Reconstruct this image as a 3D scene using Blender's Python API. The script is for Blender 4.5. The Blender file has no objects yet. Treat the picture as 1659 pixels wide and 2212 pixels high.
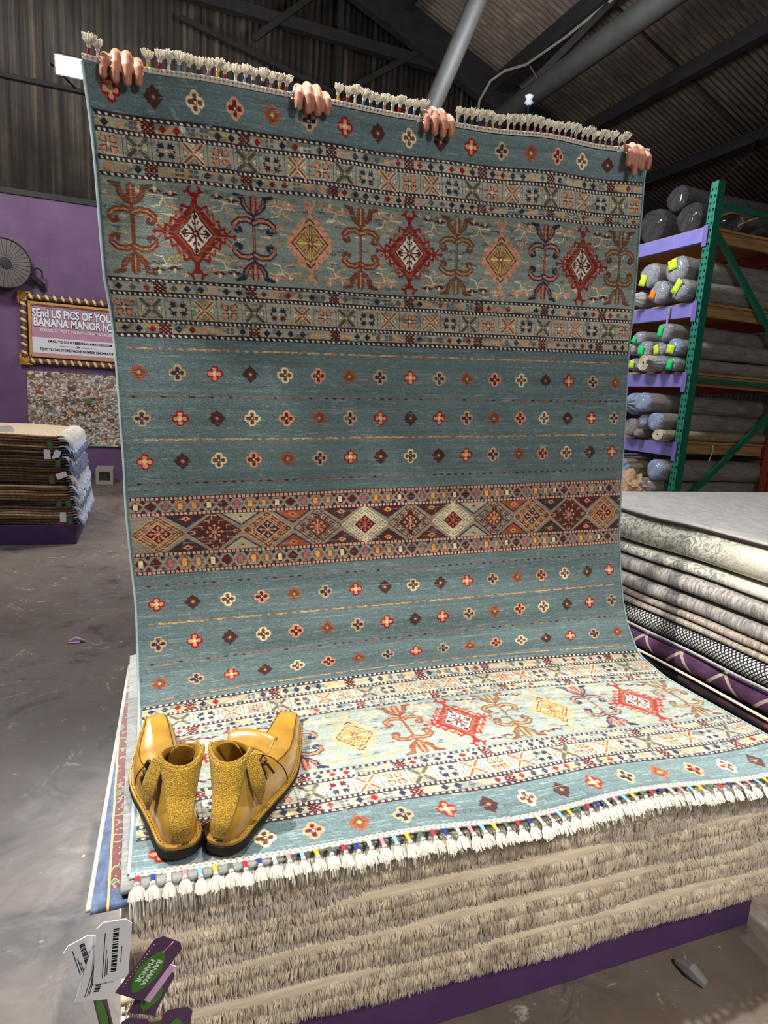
import bpy, bmesh, math, random
import numpy as np
from mathutils import Vector, Matrix, Euler
random.seed(7); RNG = np.random.default_rng(11)
SC = bpy.context.scene
COL = SC.collection
PI = math.pi

# ------------------------------------------------------------------ camera
CAMZ = 1.25
cam = bpy.data.cameras.new('camera'); camo = bpy.data.objects.new('camera', cam); COL.objects.link(camo)
_R = ((0.93449, 0.00645, -0.35593), (-0.35080, 0.18970, -0.91702), (0.06161, 0.98182, 0.17954))
_v1 = Vector((305-829.5, -(822-1106), -1372)).normalized()
_v2 = Vector((4400-829.5, -(1080-1106), -1372)); _v2 = (_v2 - _v1*_v2.dot(_v1)).normalized()
_v3 = _v2.cross(_v1)
M3 = Matrix((_v2, _v1, _v3))
camo.matrix_world = Matrix.Translation((0, 0, CAMZ)) @ M3.to_4x4()
cam.sensor_fit = 'VERTICAL'; cam.sensor_height = 24; cam.lens = 1372/2212*24
cam.clip_start = 0.02; cam.clip_end = 100
SC.camera = camo

# ------------------------------------------------------------------ world, lights, exposure
SC.view_settings.view_transform = 'Standard'
SC.view_settings.look = 'None'
SC.view_settings.gamma = 1
SC.view_settings.use_curve_mapping = False
SC.view_settings.exposure = 0.0
w = bpy.data.worlds.new('world'); SC.world = w; w.use_nodes = True
w.node_tree.nodes['Background'].inputs[0].default_value = (0.86, 0.90, 1.0, 1)
w.node_tree.nodes['Background'].inputs[1].default_value = 0.16

def lamp(name, kind, loc, aim, power, size=0.3, color=(1, 1, 1), spot=None, blend=0.5):
    l = bpy.data.lights.new(name, kind); l.energy = power; l.color = color
    if kind == 'AREA': l.shape = 'DISK'; l.size = size
    elif kind in ('SPOT', 'POINT'): l.shadow_soft_size = size
    if spot: l.spot_size = spot; l.spot_blend = blend
    o = bpy.data.objects.new(name, l); COL.objects.link(o); o.location = loc
    o.rotation_euler = (Vector(aim)-Vector(loc)).to_track_quat('-Z', 'Y').to_euler()
    return o
# track lights over the aisle, then one added spot for the stack front
lamp('overhead_spot', 'SPOT', (-1.9, 1.42, 4.6), (0.76, 1.25, 0.5), 1650, 0.05, (1.0, 0.95, 0.87), math.radians(25), 0.35)
lamp('overhead_spot', 'SPOT', (0.95, 1.85, 5.2), (0.72, 1.30, 0.5), 950, 0.08, (1.0, 0.96, 0.89), math.radians(27), 0.4)
lamp('overhead_spot', 'SPOT', (2.3, 1.7, 4.9), (2.2, 1.5, 0.9), 150, 0.12, (1.0, 0.95, 0.88), math.radians(50), 0.8)
lamp('overhead_spot', 'SPOT', (1.5, -1.7, 3.6), (0.68, 0.95, 0.42), 330, 0.10, (1.0, 0.95, 0.88), math.radians(24), 0.6)  # added, unseen source: brightens the fringed front of the stack
# added fill without visible fixtures for roof, walls and floor; flood_beam serves flood_light
lamp('fill_light', 'SPOT', (1.3, 5.9, 4.4), (-0.35, 5.7, 0.0), 520, 0.15, (0.90, 0.94, 1.0), math.radians(48), 0.8)  # added to brighten the far floor and the left stack's right side
lamp('flood_beam', 'SPOT', (-0.62, 7.45, 4.15), (0.5, 1.5, 1.9), 1700, 0.10, (0.97, 0.98, 1.0), math.radians(40), 0.7)
lamp('fill_light', 'POINT', (-1.6, 6.0, 3.9), (0, 0, 0), 230, 0.3, (0.97, 0.96, 1.0))
lamp('fill_light', 'POINT', (2.3, 4.3, 3.6), (0, 0, 0), 270, 0.3, (0.84, 0.90, 1.0))
lamp('fill_light', 'POINT', (-2.3, 2.9, 3.9), (0, 0, 0), 110, 0.3, (1.0, 0.95, 0.9))
lamp('fill_light', 'POINT', (1.2, -1.4, 2.8), (0, 0, 0), 150, 0.3, (1.0, 0.95, 0.9))  # added front fill for the fringe and the right stack

# ------------------------------------------------------------------ helpers
def lin(c):
    return tuple((x/255/12.92 if x/255 <= 0.04045 else ((x/255+0.055)/1.055)**2.4) for x in c)
def tag(o, label=None, cat=None, group=None, kind=None):
    if label: o['label'] = label
    if cat: o['category'] = cat
    if group: o['group'] = group
    if kind: o['kind'] = kind
    return o
def empty(name, loc=(0, 0, 0), rz=0, label=None, cat=None, group=None):
    o = bpy.data.objects.new(name, None); COL.objects.link(o); o.empty_display_size = 0.05
    o.location = loc; o.rotation_euler = (0, 0, rz)
    return tag(o, label, cat, group)

class MB:
    def __init__(s): s.v = []; s.f = []; s.m = []; s.cm = 0
    def add(s, vs, fs):
        b = len(s.v); s.v.extend([tuple(p) for p in vs])
        for f in fs: s.f.append(tuple(i+b for i in f)); s.m.append(s.cm)
        return s
    def box(s, x0, x1, y0, y1, z0, z1, mat=None):
        P = [Vector((x, y, z)) for z in (z0, z1) for y in (y0, y1) for x in (x0, x1)]
        if mat is not None: P = [mat @ p for p in P]
        return s.add(P, [(0, 2, 3, 1), (4, 5, 7, 6), (0, 1, 5, 4), (2, 6, 7, 3), (0, 4, 6, 2), (1, 3, 7, 5)])
    def tube(s, pts, rad, n=8, cap=True, flat=1.0):
        pts = [Vector(p) for p in pts]; k = len(pts)
        if not hasattr(rad, '__len__'): rad = [rad]*k
        vs = []; prev = None
        for i, p in enumerate(pts):
            t = (pts[min(i+1, k-1)]-pts[max(i-1, 0)])
            t = t.normalized() if t.length > 1e-9 else Vector((0, 0, 1))
            if prev is None:
                a = Vector((0, 0, 1)) if abs(t.z) < 0.9 else Vector((1, 0, 0))
                prev = (a - t*a.dot(t)).normalized()
            else:
                prev = prev - t*prev.dot(t)
                prev = prev.normalized() if prev.length > 1e-6 else t.orthogonal().normalized()
            b = t.cross(prev)
            for j in range(n):
                an = 2*PI*j/n
                vs.append(p + prev*math.cos(an)*rad[i]*flat + b*math.sin(an)*rad[i])
        fs = [(i*n+j, i*n+(j+1) % n, (i+1)*n+(j+1) % n, (i+1)*n+j) for i in range(k-1) for j in range(n)]
        if cap:
            fs.append(tuple(range(n))[::-1]); fs.append(tuple((k-1)*n+j for j in range(n)))
        return s.add(vs, fs)
    def rings(s, rings, close=True, cap0=False, cap1=False):
        n = len(rings[0]); vs = [p for r in rings for p in r]; fs = []
        m = n if close else n-1
        for i in range(len(rings)-1):
            for j in range(m): fs.append((i*n+j, i*n+(j+1) % n, (i+1)*n+(j+1) % n, (i+1)*n+j))
        if cap0: fs.append(tuple(range(n))[::-1])
        if cap1: fs.append(tuple((len(rings)-1)*n+j for j in range(n)))
        return s.add(vs, fs)
    def build(s, name, mats, parent=None, smooth=True, bevel=0, sub=0, solid=0, angle=0.7):
        me = bpy.data.meshes.new(name); me.from_pydata(s.v, [], s.f)
        if not isinstance(mats, (list, tuple)): mats = [mats]
        for m in mats: me.materials.append(m)
        if len(mats) > 1: me.polygons.foreach_set('material_index', s.m)
        if smooth: me.polygons.foreach_set('use_smooth', [True]*len(s.f))
        me.update()
        if smooth and not sub:
            try: me.set_sharp_from_angle(angle=angle)
            except Exception: pass
        o = bpy.data.objects.new(name, me); COL.objects.link(o)
        if parent: o.parent = parent
        if solid:
            md = o.modifiers.new('s', 'SOLIDIFY'); md.thickness = solid; md.offset = 0
        if bevel:
            md = o.modifiers.new('b', 'BEVEL'); md.width = bevel; md.segments = 2; md.limit_method = 'ANGLE'
        if sub:
            md = o.modifiers.new('u', 'SUBSURF'); md.levels = sub; md.render_levels = sub
        return o

def copy_tree(o, parent=None):
    c = o.copy(); COL.objects.link(c)
    if parent: c.parent = parent
    for ch in o.children: copy_tree(ch, c)
    return c

# ---- node material helper
class NM:
    def __init__(s, name, rough=0.8, spec=0.3, sheen=0, coat=0, metal=0):
        s.m = bpy.data.materials.new(name); s.m.use_nodes = True; s.t = s.m.node_tree; s.N = s.t.nodes
        s.b = s.N['Principled BSDF']
        s.b.inputs['Roughness'].default_value = rough; s.b.inputs['Specular IOR Level'].default_value = spec
        s.b.inputs['Sheen Weight'].default_value = sheen; s.b.inputs['Coat Weight'].default_value = coat
        s.b.inputs['Metallic'].default_value = metal
        s.co = s.N.new('ShaderNodeTexCoord').outputs['Object']
    def set(s, sock, v):
        if isinstance(v, bpy.types.NodeSocket): s.t.links.new(v, sock)
        else: sock.default_value = v
    def map(s, scale=(1, 1, 1), loc=(0, 0, 0), rot=(0, 0, 0), src=None):
        n = s.N.new('ShaderNodeMapping'); s.t.links.new(src or s.co, n.inputs[0])
        n.inputs['Scale'].default_value = scale; n.inputs['Location'].default_value = loc; n.inputs['Rotation'].default_value = rot
        return n.outputs[0]
    def noise(s, scale, detail=4, rough=0.55, vec=None, dist=0):
        n = s.N.new('ShaderNodeTexNoise'); s.t.links.new(vec or s.co, n.inputs['Vector'])
        n.inputs['Scale'].default_value = scale; n.inputs['Detail'].default_value = detail
        n.inputs['Roughness'].default_value = rough; n.inputs['Distortion'].default_value = dist
        return n.outputs['Fac']
    def voro(s, scale, vec=None, feat='F1', out='Distance', metric='EUCLIDEAN', rnd=1):
        n = s.N.new('ShaderNodeTexVoronoi'); n.feature = feat; n.distance = metric
        s.t.links.new(vec or s.co, n.inputs['Vector']); n.inputs['Scale'].default_value = scale
        n.inputs['Randomness'].default_value = rnd
        return n.outputs[out]
    def ramp(s, fac, stops, interp='LINEAR'):
        n = s.N.new('ShaderNodeValToRGB'); n.color_ramp.interpolation = interp; e = n.color_ramp.elements
        while len(e) < len(stops): e.new(0.5)
        for q, (p, c) in zip(e, stops):
            q.position = p; q.color = (*c, 1) if len(c) == 3 else c
        s.t.links.new(fac, n.inputs[0]); return n.outputs[0]
    def mix(s, fac, a, b, blend='MIX'):
        n = s.N.new('ShaderNodeMix'); n.data_type = 'RGBA'; n.blend_type = blend
        s.set(n.inputs[0], fac)
        for i, v in ((6, a), (7, b)):
            if isinstance(v, tuple) and len(v) == 3: v = (*v, 1)
            s.set(n.inputs[i], v)
        return n.outputs[2]
    def math(s, op, a, b=0.0, c=0.0):
        n = s.N.new('ShaderNodeMath'); n.operation = op
        s.set(n.inputs[0], a); s.set(n.inputs[1], b)
        if op in ('MULTIPLY_ADD', 'COMPARE'): s.set(n.inputs[2], c)
        return n.outputs[0]
    def xyz(s, vec=None):
        n = s.N.new('ShaderNodeSeparateXYZ'); s.t.links.new(vec or s.co, n.inputs[0]); return n.outputs
    def comb(s, x, y, z):
        n = s.N.new('ShaderNodeCombineXYZ'); s.set(n.inputs[0], x); s.set(n.inputs[1], y); s.set(n.inputs[2], z); return n.outputs[0]
    def color(s, c):
        if isinstance(c, tuple): c = (*c, 1)
        s.set(s.b.inputs['Base Color'], c); return s
    def bump(s, h, strength=0.3, dist=0.01):
        n = s.N.new('ShaderNodeBump'); s.t.links.new(h, n.inputs['Height'])
        n.inputs['Strength'].default_value = strength; n.inputs['Distance'].default_value = dist
        s.t.links.new(n.outputs[0], s.b.inputs['Normal']); return s

def plain(name, c, rough=0.6, spec=0.3, var=0.12, scale=30, bump=0, **k):
    n = NM(name, rough, spec, **k); c = lin(c)
    f = n.noise(scale, 5)
    n.color(n.ramp(f, [(0.3, tuple(x*(1-var) for x in c)), (0.7, tuple(min(1, x*(1+var)) for x in c))]))
    if bump: n.bump(n.noise(scale*3, 4), bump, 0.004)
    return n.m

MAT = {}
# concrete floor
n = NM('polished_concrete', 0.42, 0.4)
a = n.noise(1.3, 8, 0.62); b = n.noise(7, 8, 0.7, dist=1.5); c = n.noise(60, 3)
base = n.ramp(a, [(0.3, lin((90, 78, 68))), (0.52, lin((116, 103, 91))), (0.72, lin((142, 128, 114)))])
base = n.mix(n.ramp(b, [(0.42, (0, 0, 0)), (0.62, (1, 1, 1))]), base, lin((112, 103, 96)))
base = n.mix(n.ramp(n.noise(4.5, 9, 0.75, dist=2.5), [(0.60, (0, 0, 0)), (0.68, (1, 1, 1))]), base, lin((188, 178, 170)))
base = n.mix(n.ramp(n.noise(2.6, 9, 0.8, dist=1), [(0.34, (1, 1, 1)), (0.46, (0, 0, 0))]), base, lin((70, 63, 58)))
base = n.mix(n.ramp(n.voro(9), [(0.03, (1, 1, 1)), (0.05, (0, 0, 0))]), base, lin((205, 198, 190)))
n.color(base); n.b.inputs['Roughness'].default_value = 0.4
n.set(n.b.inputs['Roughness'], n.math('MULTIPLY_ADD', b, 0.35, 0.28)); n.bump(c, 0.08, 0.003); MAT['floor'] = n.m
# purple block wall
n = NM('purple_block_paint', 0.62, 0.3)
X = n.xyz(); br = n.N.new('ShaderNodeTexBrick'); n.t.links.new(n.comb(X[0], X[2], 0.0), br.inputs['Vector'])
br.inputs['Scale'].default_value = 1; br.inputs['Brick Width'].default_value = 0.4; br.inputs['Row Height'].default_value = 0.2
br.inputs['Mortar Size'].default_value = 0.005; br.inputs['Mortar Smooth'].default_value = 0.6
n.color(n.ramp(n.noise(2.5, 6), [(0.3, lin((100, 72, 104))), (0.7, lin((118, 88, 122)))]))
n.bump(n.math('SUBTRACT', n.math('MULTIPLY', n.noise(35, 5), 0.35), br.outputs['Fac']), 0.35, 0.004); MAT['purple_wall'] = n.m
MAT['purple'] = plain('purple_paint', (80, 54, 98), 0.55, 0.3, 0.10, 12, 0.1)
MAT['lilac'] = plain('lilac_beam_paint', (126, 118, 182), 0.45, 0.4, 0.10, 12)
# corrugated metal, stained in streaks along the ribs
def corr_mat(name, ax, c0, c1, c2):
    n = NM(name, 0.6, 0.3)
    sc = [14, 14, 14]; sc[ax] = 0.5
    f = n.noise(1, 6, 0.6, n.map(tuple(sc))); g = n.noise(1.4, 6, 0.7)
    col = n.ramp(f, [(0.3, lin(c0)), (0.52, lin(c1)), (0.75, lin(c2))])
    col = n.mix(n.ramp(g, [(0.35, (0, 0, 0)), (0.7, (0.8, 0.8, 0.8))]), col, lin(c0))
    n.color(col); n.bump(n.noise(40, 4), 0.1, 0.003); return n.m
MAT['corr_wall'] = corr_mat('stained_corrugated_metal', 2, (46, 40, 35), (72, 64, 56), (116, 105, 90))
MAT['corr_roof'] = corr_mat('rusty_corrugated_roofing', 0, (96, 84, 72), (126, 111, 96), (152, 137, 120))
MAT['steel_dark'] = plain('dark_steel', (44, 41, 40), 0.6, 0.3, 0.2, 9)
MAT['steel_grey'] = plain('grey_painted_steel', (46, 45, 41), 0.6, 0.3, 0.12, 9)
MAT['green'] = plain('green_rack_paint', (34, 116, 92), 0.4, 0.5, 0.12, 20)
MAT['orange'] = plain('rust_orange_paint', (150, 66, 42), 0.5, 0.4, 0.12, 20)
MAT['hole'] = plain('dark_slot', (14, 30, 28), 0.8, 0.1)
n = NM('plywood', 0.7, 0.25)
n.color(n.ramp(n.noise(1, 5, 0.6, n.map((3, 40, 40))), [(0.3, lin((150, 108, 66))), (0.7, lin((206, 164, 112)))])); MAT['wood'] = n.m
MAT['black'] = plain('black_rubber', (11, 10, 11), 0.6, 0.3, 0.2, 60, 0.1)
MAT['pale_cable'] = plain('pale_cable', (150, 144, 132), 0.7, 0.2)
def thin_fibre(name, c):      # lets some light through, as loose cotton does
    n = NM(name, .9, .1); n.color(lin(c)); tl = n.N.new('ShaderNodeBsdfTranslucent'); tl.inputs[0].default_value = (*lin(c), 1); mx = n.N.new('ShaderNodeMixShader'); mx.inputs[0].default_value = .42
    n.t.links.new(n.b.outputs[0], mx.inputs[1]); n.t.links.new(tl.outputs[0], mx.inputs[2]); n.t.links.new(mx.outputs[0], n.N['Material Output'].inputs[0]); return n.m
MAT['white_thread'] = thin_fibre('cream_cotton', (226, 221, 210))
MAT['beige_fringe'] = plain('beige_wool_fringe', (238, 221, 202), 0.9, 0.15, 0.28, 26)
MAT['grey_fringe'] = plain('grey_wool_fringe', (216, 206, 194), 0.9, 0.15, 0.22, 26)
for k_, c_ in dict(th_red=(160, 40, 48), th_navy=(36, 52, 120), th_blue=(110, 160, 214), th_gold=(228, 166, 44), th_rose=(176, 118, 130), th_grey=(170, 170, 160), th_green=(70, 92, 72)).items():
    MAT[k_] = plain(k_, c_, 0.8, 0.2, 0.05, 100)

# ------------------------------------------------------------------ building shell
def quad_box(name, x0, x1, y0, y1, z0, z1, m):
    return tag(MB().box(x0, x1, y0, y1, z0, z1).build(name, m, smooth=False), kind='structure')
quad_box('floor', -7, 9.2, -4, 9, -0.1, 0, MAT['floor'])
YW = 8.75
quad_box('wall_back', -7, 9.0, YW, YW+0.2, 0, 3.25, MAT['purple_wall'])
quad_box('trim_1', -7, 9.0, YW-0.03, YW, 3.23, 3.29, MAT['steel_dark'])
RZ = lambda x: 7.384-0.4*x if x > -2.0 else 7.384+0.8+0.4*(x+2.0)   # gable roof height
def corrugated(name, p_of, nu, nv, m):
    vs = []; fs = []
    for j in range(nv):
        for i in range(nu): vs.append(p_of(i, j))
    for j in range(nv-1):
        for i in range(nu-1): fs.append((j*nu+i, j*nu+i+1, (j+1)*nu+i+1, (j+1)*nu+i))
    return tag(MB().add(vs, fs).build(name, m, solid=0.003), kind='structure')
# end wall above the blocks: two lifts of sheeting, the upper one set back a little
NX = int(16/0.0127)
def wp(i, j):
    x = -7+16*i/(NX-1); z = (3.27, RZ(x)+0.05)[j]
    return (x, YW-0.0+0.007*math.sin(2*PI*x/0.0762), z)
corrugated('wall_back_sheeting', wp, NX, 2, MAT['corr_wall'])
NY = int(13/0.0127)
def rp(i, j):
    y = -4+13*i/(NY-1); x = (9.2, -2.0)[j]
    return (x, y, RZ(x)+0.05+0.014*math.sin(2*PI*y/0.0762))
corrugated('ceiling', rp, NY, 2, MAT['corr_roof'])
def rp2(i, j):
    y = -4+13*i/(NY-1); x = (-2.0, -7.2)[j]
    return (x, y, RZ(x)+0.05+0.014*math.sin(2*PI*y/0.0762))
corrugated('ceiling_left', rp2, NY, 2, MAT['corr_roof'])
def rw(i, j):
    y = -4+13*i/(NY-1)
    return (9.0+0.012*math.sin(2*PI*y/0.0762), y, (0, RZ(9.0)+0.1)[j])
corrugated('wall_right', rw, NY, 2, MAT['corr_wall'])

def member(name, p, q, a, b, m, label, cat='roof beam', rnd=False, group=None):
    p = Vector(p); q = Vector(q); mb = MB()
    if rnd: mb.tube([p, (p+q)/2, q], a, 20)
    else:
        t = (q-p).normalized(); s = t.cross(Vector((0, 0, 1)))
        s = s.normalized() if s.length > 0.01 else Vector((1, 0, 0)); u = s.cross(t)
        c = [(-1, -1), (1, -1), (1, 1), (-1, 1)]
        vs = [e+s*(i*a/2)+u*(j*b/2) for e in (p, q) for i, j in c]
        mb.add(vs, [(3, 2, 1, 0), (4, 5, 6, 7), (0, 1, 5, 4), (1, 2, 6, 5), (2, 3, 7, 6), (3, 0, 4, 7)])
    return tag(mb.build(name, m, smooth=rnd), label, cat, group)
def slope_pt(x, y, dz): return (x, y, RZ(x)+dz)
D = MAT['steel_dark']; G = MAT['steel_grey']
member('roof_truss_chord', slope_pt(1.0, 8.35, -0.28), slope_pt(8.9, 8.35, -0.28), 0.12, 0.40, D, 'deep dark steel rafter along the gable, under the roof at the far wall')
member('roof_truss_chord', (-1.2, 8.45, 5.60), (5.3, 8.45, 5.47), 0.10, 0.13, D, 'dark horizontal truss bar crossing the stained metal of the far gable')
member('wall_girt', (-6.9, 8.70, 4.42), (2.6, 8.70, 4.42), 0.06, 0.045, D, 'thin dark rail across the far metal wall behind the bright lamp')
member('truss_post', (1.22, 8.45, 5.55), (1.22, 8.45, 6.8), 0.06, 0.07, D, 'dark upright truss post near the left end of the far gable')
member('truss_post', (2.32, 8.52, 4.3), (2.32, 8.52, 6.3), 0.07, 0.07, D, 'dark upright truss post crossing the horizontal bar of the far gable')
member('truss_brace', (1.25, 8.40, 5.25), (2.35, 8.40, 6.25), 0.05, 0.07, D, 'dark diagonal brace rising right from the horizontal bar to the roof')
member('truss_brace', (2.35, 8.40, 4.9), (3.35, 8.40, 5.60), 0.05, 0.07, D, 'short dark diagonal brace under the horizontal bar of the far gable')
member('truss_brace', (0.45, 8.55, 5.35), (2.35, 8.55, 4.93), 0.05, 0.06, D, 'faint dark diagonal brace falling right below the horizontal bar')
member('roof_purlin', slope_pt(5.68, -1, -0.13), slope_pt(5.68, 8.6, -0.13), 0.09, 0.16, D, 'dark purlin passing under the roof above the green rack post')
member('roof_purlin', slope_pt(6.85, -1, -0.10), slope_pt(6.85, 8.6, -0.10), 0.09, 0.14, D, 'dark purlin lowest on the roof, nearest to the rack')
member('roof_purlin', slope_pt(4.5, -1, -0.16), slope_pt(4.5, 8.6, -0.16), 0.20, 0.20, D, 'wide dark purlin with a pale cable running under it')
member('roof_purlin', slope_pt(3.1, 6.9, -0.12), slope_pt(3.1, 8.6, -0.12), 0.08, 0.16, D, 'short dark purlin at top left of the corrugated roof')
member('roof_pipe', (3.75, 1.0, 4.36), (3.75, 8.3, 4.36), 0.105, 0.1, G, 'long grey steel tube running below the purlins towards the far wall', 'pipe', True)
member('roof_pipe', (2.52, 4.9, 4.55), (2.12, 5.7, 3.0), 0.075, 0.1, G, 'grey steel tube leaning steeply behind the top of the held rug', 'pipe', True)
member('roof_strut', slope_pt(4.6, 6.0, -0.1), (3.75, 6.6, 4.42), 0.07, 0.07, D, 'dark strut between the long grey tube and the wide purlin')
# tie rods
def rod(name, pts, r, m, label, cat='rod'):
    return tag(MB().tube(pts, r, 6).build(name, m), label, cat)
rod('tie_rod', [(4.4, 6.6, 4.35), (5.6, 7.6, 4.5), (6.9, 8.1, 4.45)], 0.008, D, 'thin sagging dark rod crossing the roof right of the white insulator')
rod('tie_rod', [slope_pt(5.6, 4.9, -0.2), slope_pt(6.9, 6.3, -0.22), (6.6, 7.4, 3.6)], 0.007, D, 'thin dark rod falling from the purlin towards the green rack post')
rod('rafter_bar', [slope_pt(4.6, 4.6, -0.04), slope_pt(8.8, 4.6, -0.04)], 0.03, D, 'dark bar along the roof slope at the upper right corner', 'rod')
rod('rafter_bar', [slope_pt(3.8, 6.35, -0.03), slope_pt(8.8, 6.35, -0.03)], 0.016, D, 'thin dark bar along the roof slope between long tube and lowest purlin', 'rod')
rod('power_cable', [(4.45, 5.2, 5.305), (4.45, 6.8, 5.305), (4.40, 7.5, 5.31), (4.30, 7.85, 5.36), (4.19, 8.0, 5.28), (4.12, 8.13, 5.08), (4.15, 8.2, 4.86)], 0.016, MAT['pale_cable'], 'pale cable along the wide purlin, hanging in a hook at its end', 'cable')
ins = empty('porcelain_insulator', (3.644, 6.1, 4.249), 0, 'small white porcelain insulator hanging at the long grey tube', 'insulator')
mb = MB(); mb.tube([(0, 0, 0.05), (0, 0, 0.03), (0, 0, 0.0), (0, 0, -0.03), (0, 0, -0.05)], [0.02, 0.045, 0.03, 0.045, 0.02], 14)
mb.build('porcelain', plain('porcelain', (214, 222, 232), 0.2, 0.5, 0.04), ins)
MB().tube([(0, 0, 0.04), (0.05, 0, 0.07)], 0.012, 6).build('clamp', D, ins)
MB().tube([(0, 0, 0.05), (0.07, 0.02, 0.12), (0.06, 0.0, 0.22), (-0.03, 0, 0.30)], 0.009, 6).build('hook_wire', G, ins)
MB().tube([(0, 0, -0.05), (0.0, 0, -0.35), (-0.02, 0, -0.9)], 0.006, 6).build('hanging_wire', D, ins)

# lamp on the left above the far aisle
fl = empty('flood_light', (-0.66, 7.6, 4.22), 0, 'glaring white flood lamp on the far metal wall at the rug corner', 'lamp')
em = bpy.data.materials.new('lamp_face'); em.use_nodes = True; em.node_tree.nodes.clear()
e1 = em.node_tree.nodes.new('ShaderNodeEmission'); e1.inputs[0].default_value = (1, 0.96, 0.88, 1); e1.inputs[1].default_value = 60
e2 = em.node_tree.nodes.new('ShaderNodeOutputMaterial'); em.node_tree.links.new(e1.outputs[0], e2.inputs[0])
Mx = Matrix.Rotation(math.radians(25), 4, 'X')
MB().box(-0.11, 0.15, -0.02, 0.10, -0.09, 0.09, Mx).build('housing', D, fl, smooth=False)
MB().box(-0.095, 0.135, -0.026, -0.0205, -0.078, 0.078, Mx).build('lamp_face', em, fl, smooth=False)
MB().tube([(-0.16, 0.04, 0), (-0.16, 0.3, 0.1), (0, 0.9, 0.15)], 0.012, 6).build('bracket', D, fl)

# ------------------------------------------------------------------ the held-up rug: its knotted design
DX = 0.0017; RW = 1.42; RL = 1.97
NU = int(round(RW/DX))+1; NV = int(round(RL/2/DX))+1
UU = np.linspace(0, RW, NU); VV = np.linspace(0, RL/2, NV)
CV = np.zeros((NV, NU, 3))
def blk(u0, v0, u1, v1):
    i0 = max(0, int((u0)/DX)); i1 = min(NU, int((u1)/DX)+2); j0 = max(0, int(v0/DX)); j1 = min(NV, int(v1/DX)+2)
    return i0, i1, j0, j1
def rect(u0, v0, u1, v1, c):
    i0, i1, j0, j1 = blk(u0, v0, u1, v1)
    if i1 > i0 and j1 > j0: CV[j0:j1-1, i0:i1-1] = c
def poly(pts, c):
    p = np.array(pts); i0, i1, j0, j1 = blk(p[:, 0].min(), p[:, 1].min(), p[:, 0].max(), p[:, 1].max())
    if i1 <= i0 or j1 <= j0: return
    gx, gy = np.meshgrid(UU[i0:i1], VV[j0:j1]); ins_ = np.zeros(gx.shape, bool)
    n = len(p)
    for a in range(n):
        x0, y0 = p[a]; x1, y1 = p[(a+1) % n]
        if y0 == y1: continue
        cnd = ((y0 > gy) != (y1 > gy)) & (gx < (x1-x0)*(gy-y0)/(y1-y0)+x0); ins_ ^= cnd
    CV[j0:j1, i0:i1][ins_] = c
def stroke(pts, wd, c):
    wd = wd/2
    for (x0, y0), (x1, y1) in zip(pts[:-1], pts[1:]):
        i0, i1, j0, j1 = blk(min(x0, x1)-wd, min(y0, y1)-wd, max(x0, x1)+wd, max(y0, y1)+wd)
        if i1 <= i0 or j1 <= j0: continue
        gx, gy = np.meshgrid(UU[i0:i1], VV[j0:j1]); dx, dy = x1-x0, y1-y0; L2 = dx*dx+dy*dy+1e-12
        t = np.clip(((gx-x0)*dx+(gy-y0)*dy)/L2, 0, 1)
        CV[j0:j1, i0:i1][(gx-x0-t*dx)**2+(gy-y0-t*dy)**2 < wd*wd] = c
C_ = {k: np.array(lin(v)) for k, v in dict(
    teal=(98, 118, 121), ground=(172, 172, 154), medground=(134, 146, 138), red=(142, 26, 22), maroon=(88, 22, 28), brown=(112, 66, 44),
    dbrown=(70, 44, 42), navy=(38, 42, 66), dark=(52, 36, 42), cream=(228, 212, 172), tan=(196, 160, 116), peach=(222, 150, 112), pink=(214, 150, 128),
    orange=(206, 134, 70), gold=(214, 170, 96), olive=(112, 104, 72), slate=(92, 98, 104), rust=(158, 78, 48), rose=(190, 96, 88), white=(232, 226, 208)).items()}
def K(k): return C_[k]
CV[:] = K('teal')
# ground bands
VR = dict(r1=.072, r2=.098, r3=.151, r4=.179, r5=.397, r6=.427, r7=.487, r8=.517, c0=.893, c1=.931)
rect(0, VR['r1'], RW, VR['r8'], K('ground'))
rect(0, VR['r4'], RW, VR['r5'], K('medground'))
rect(0, VR['c0'], RW, RL, (K('ground')*0.55+K('brown')*0.35))
# mottled knots in the border grounds
rs = np.random.default_rng(3)
def smooth_noise(nv, nu, kv, ku, seed):
    r = np.random.default_rng(seed); a = r.random((nv//kv+3, nu//ku+3))
    y = np.arange(nv)/kv; x = np.arange(nu)/ku; y0 = y.astype(int); x0 = x.astype(int); fy = (y-y0)[:, None]; fx = (x-x0)[None]
    A = a[y0][:, x0]; B = a[y0][:, x0+1]; C = a[y0+1][:, x0]; D_ = a[y0+1][:, x0+1]
    return (A*(1-fx)+B*fx)*(1-fy)+(C*(1-fx)+D_*fx)*fy
nz = smooth_noise(NV, NU, 4, 9, 5)
for a, b, keys, th in ((VR['r1'], VR['r2'], ('teal', 'gold', 'slate'), .70), (VR['r3'], VR['r4'], ('teal', 'gold', 'slate'), .70), (VR['r2'], VR['r3'], ('teal', 'tan', 'slate'), .80),
                       (VR['r5'], VR['r6'], ('teal', 'gold', 'slate'), .70), (VR['r7'], VR['r8'], ('teal', 'gold', 'slate'), .70), (VR['r6'], VR['r7'], ('teal', 'tan', 'slate'), .80)):
    j0, j1 = int(a/DX), int(b/DX)
    for q, k in enumerate(keys):
        z = smooth_noise(NV, NU, 5, 10, 20+q+int(a*1000))[j0:j1]
        CV[j0:j1][z > th] = CV[j0:j1][z > th]*0.35+K(k)*0.65
def rope(v, h=.0085, p=.0125, a='dark', b='white'):
    rect(0, v-h/2, RW, v+h/2, K(a)); u = 0.0
    while u < RW:
        poly([(u, v-h*.30), (u+p*.42, v-h*.30), (u+p*.55, v+h*.30), (u+p*.13, v+h*.30)], K(b)); u += p
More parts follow.
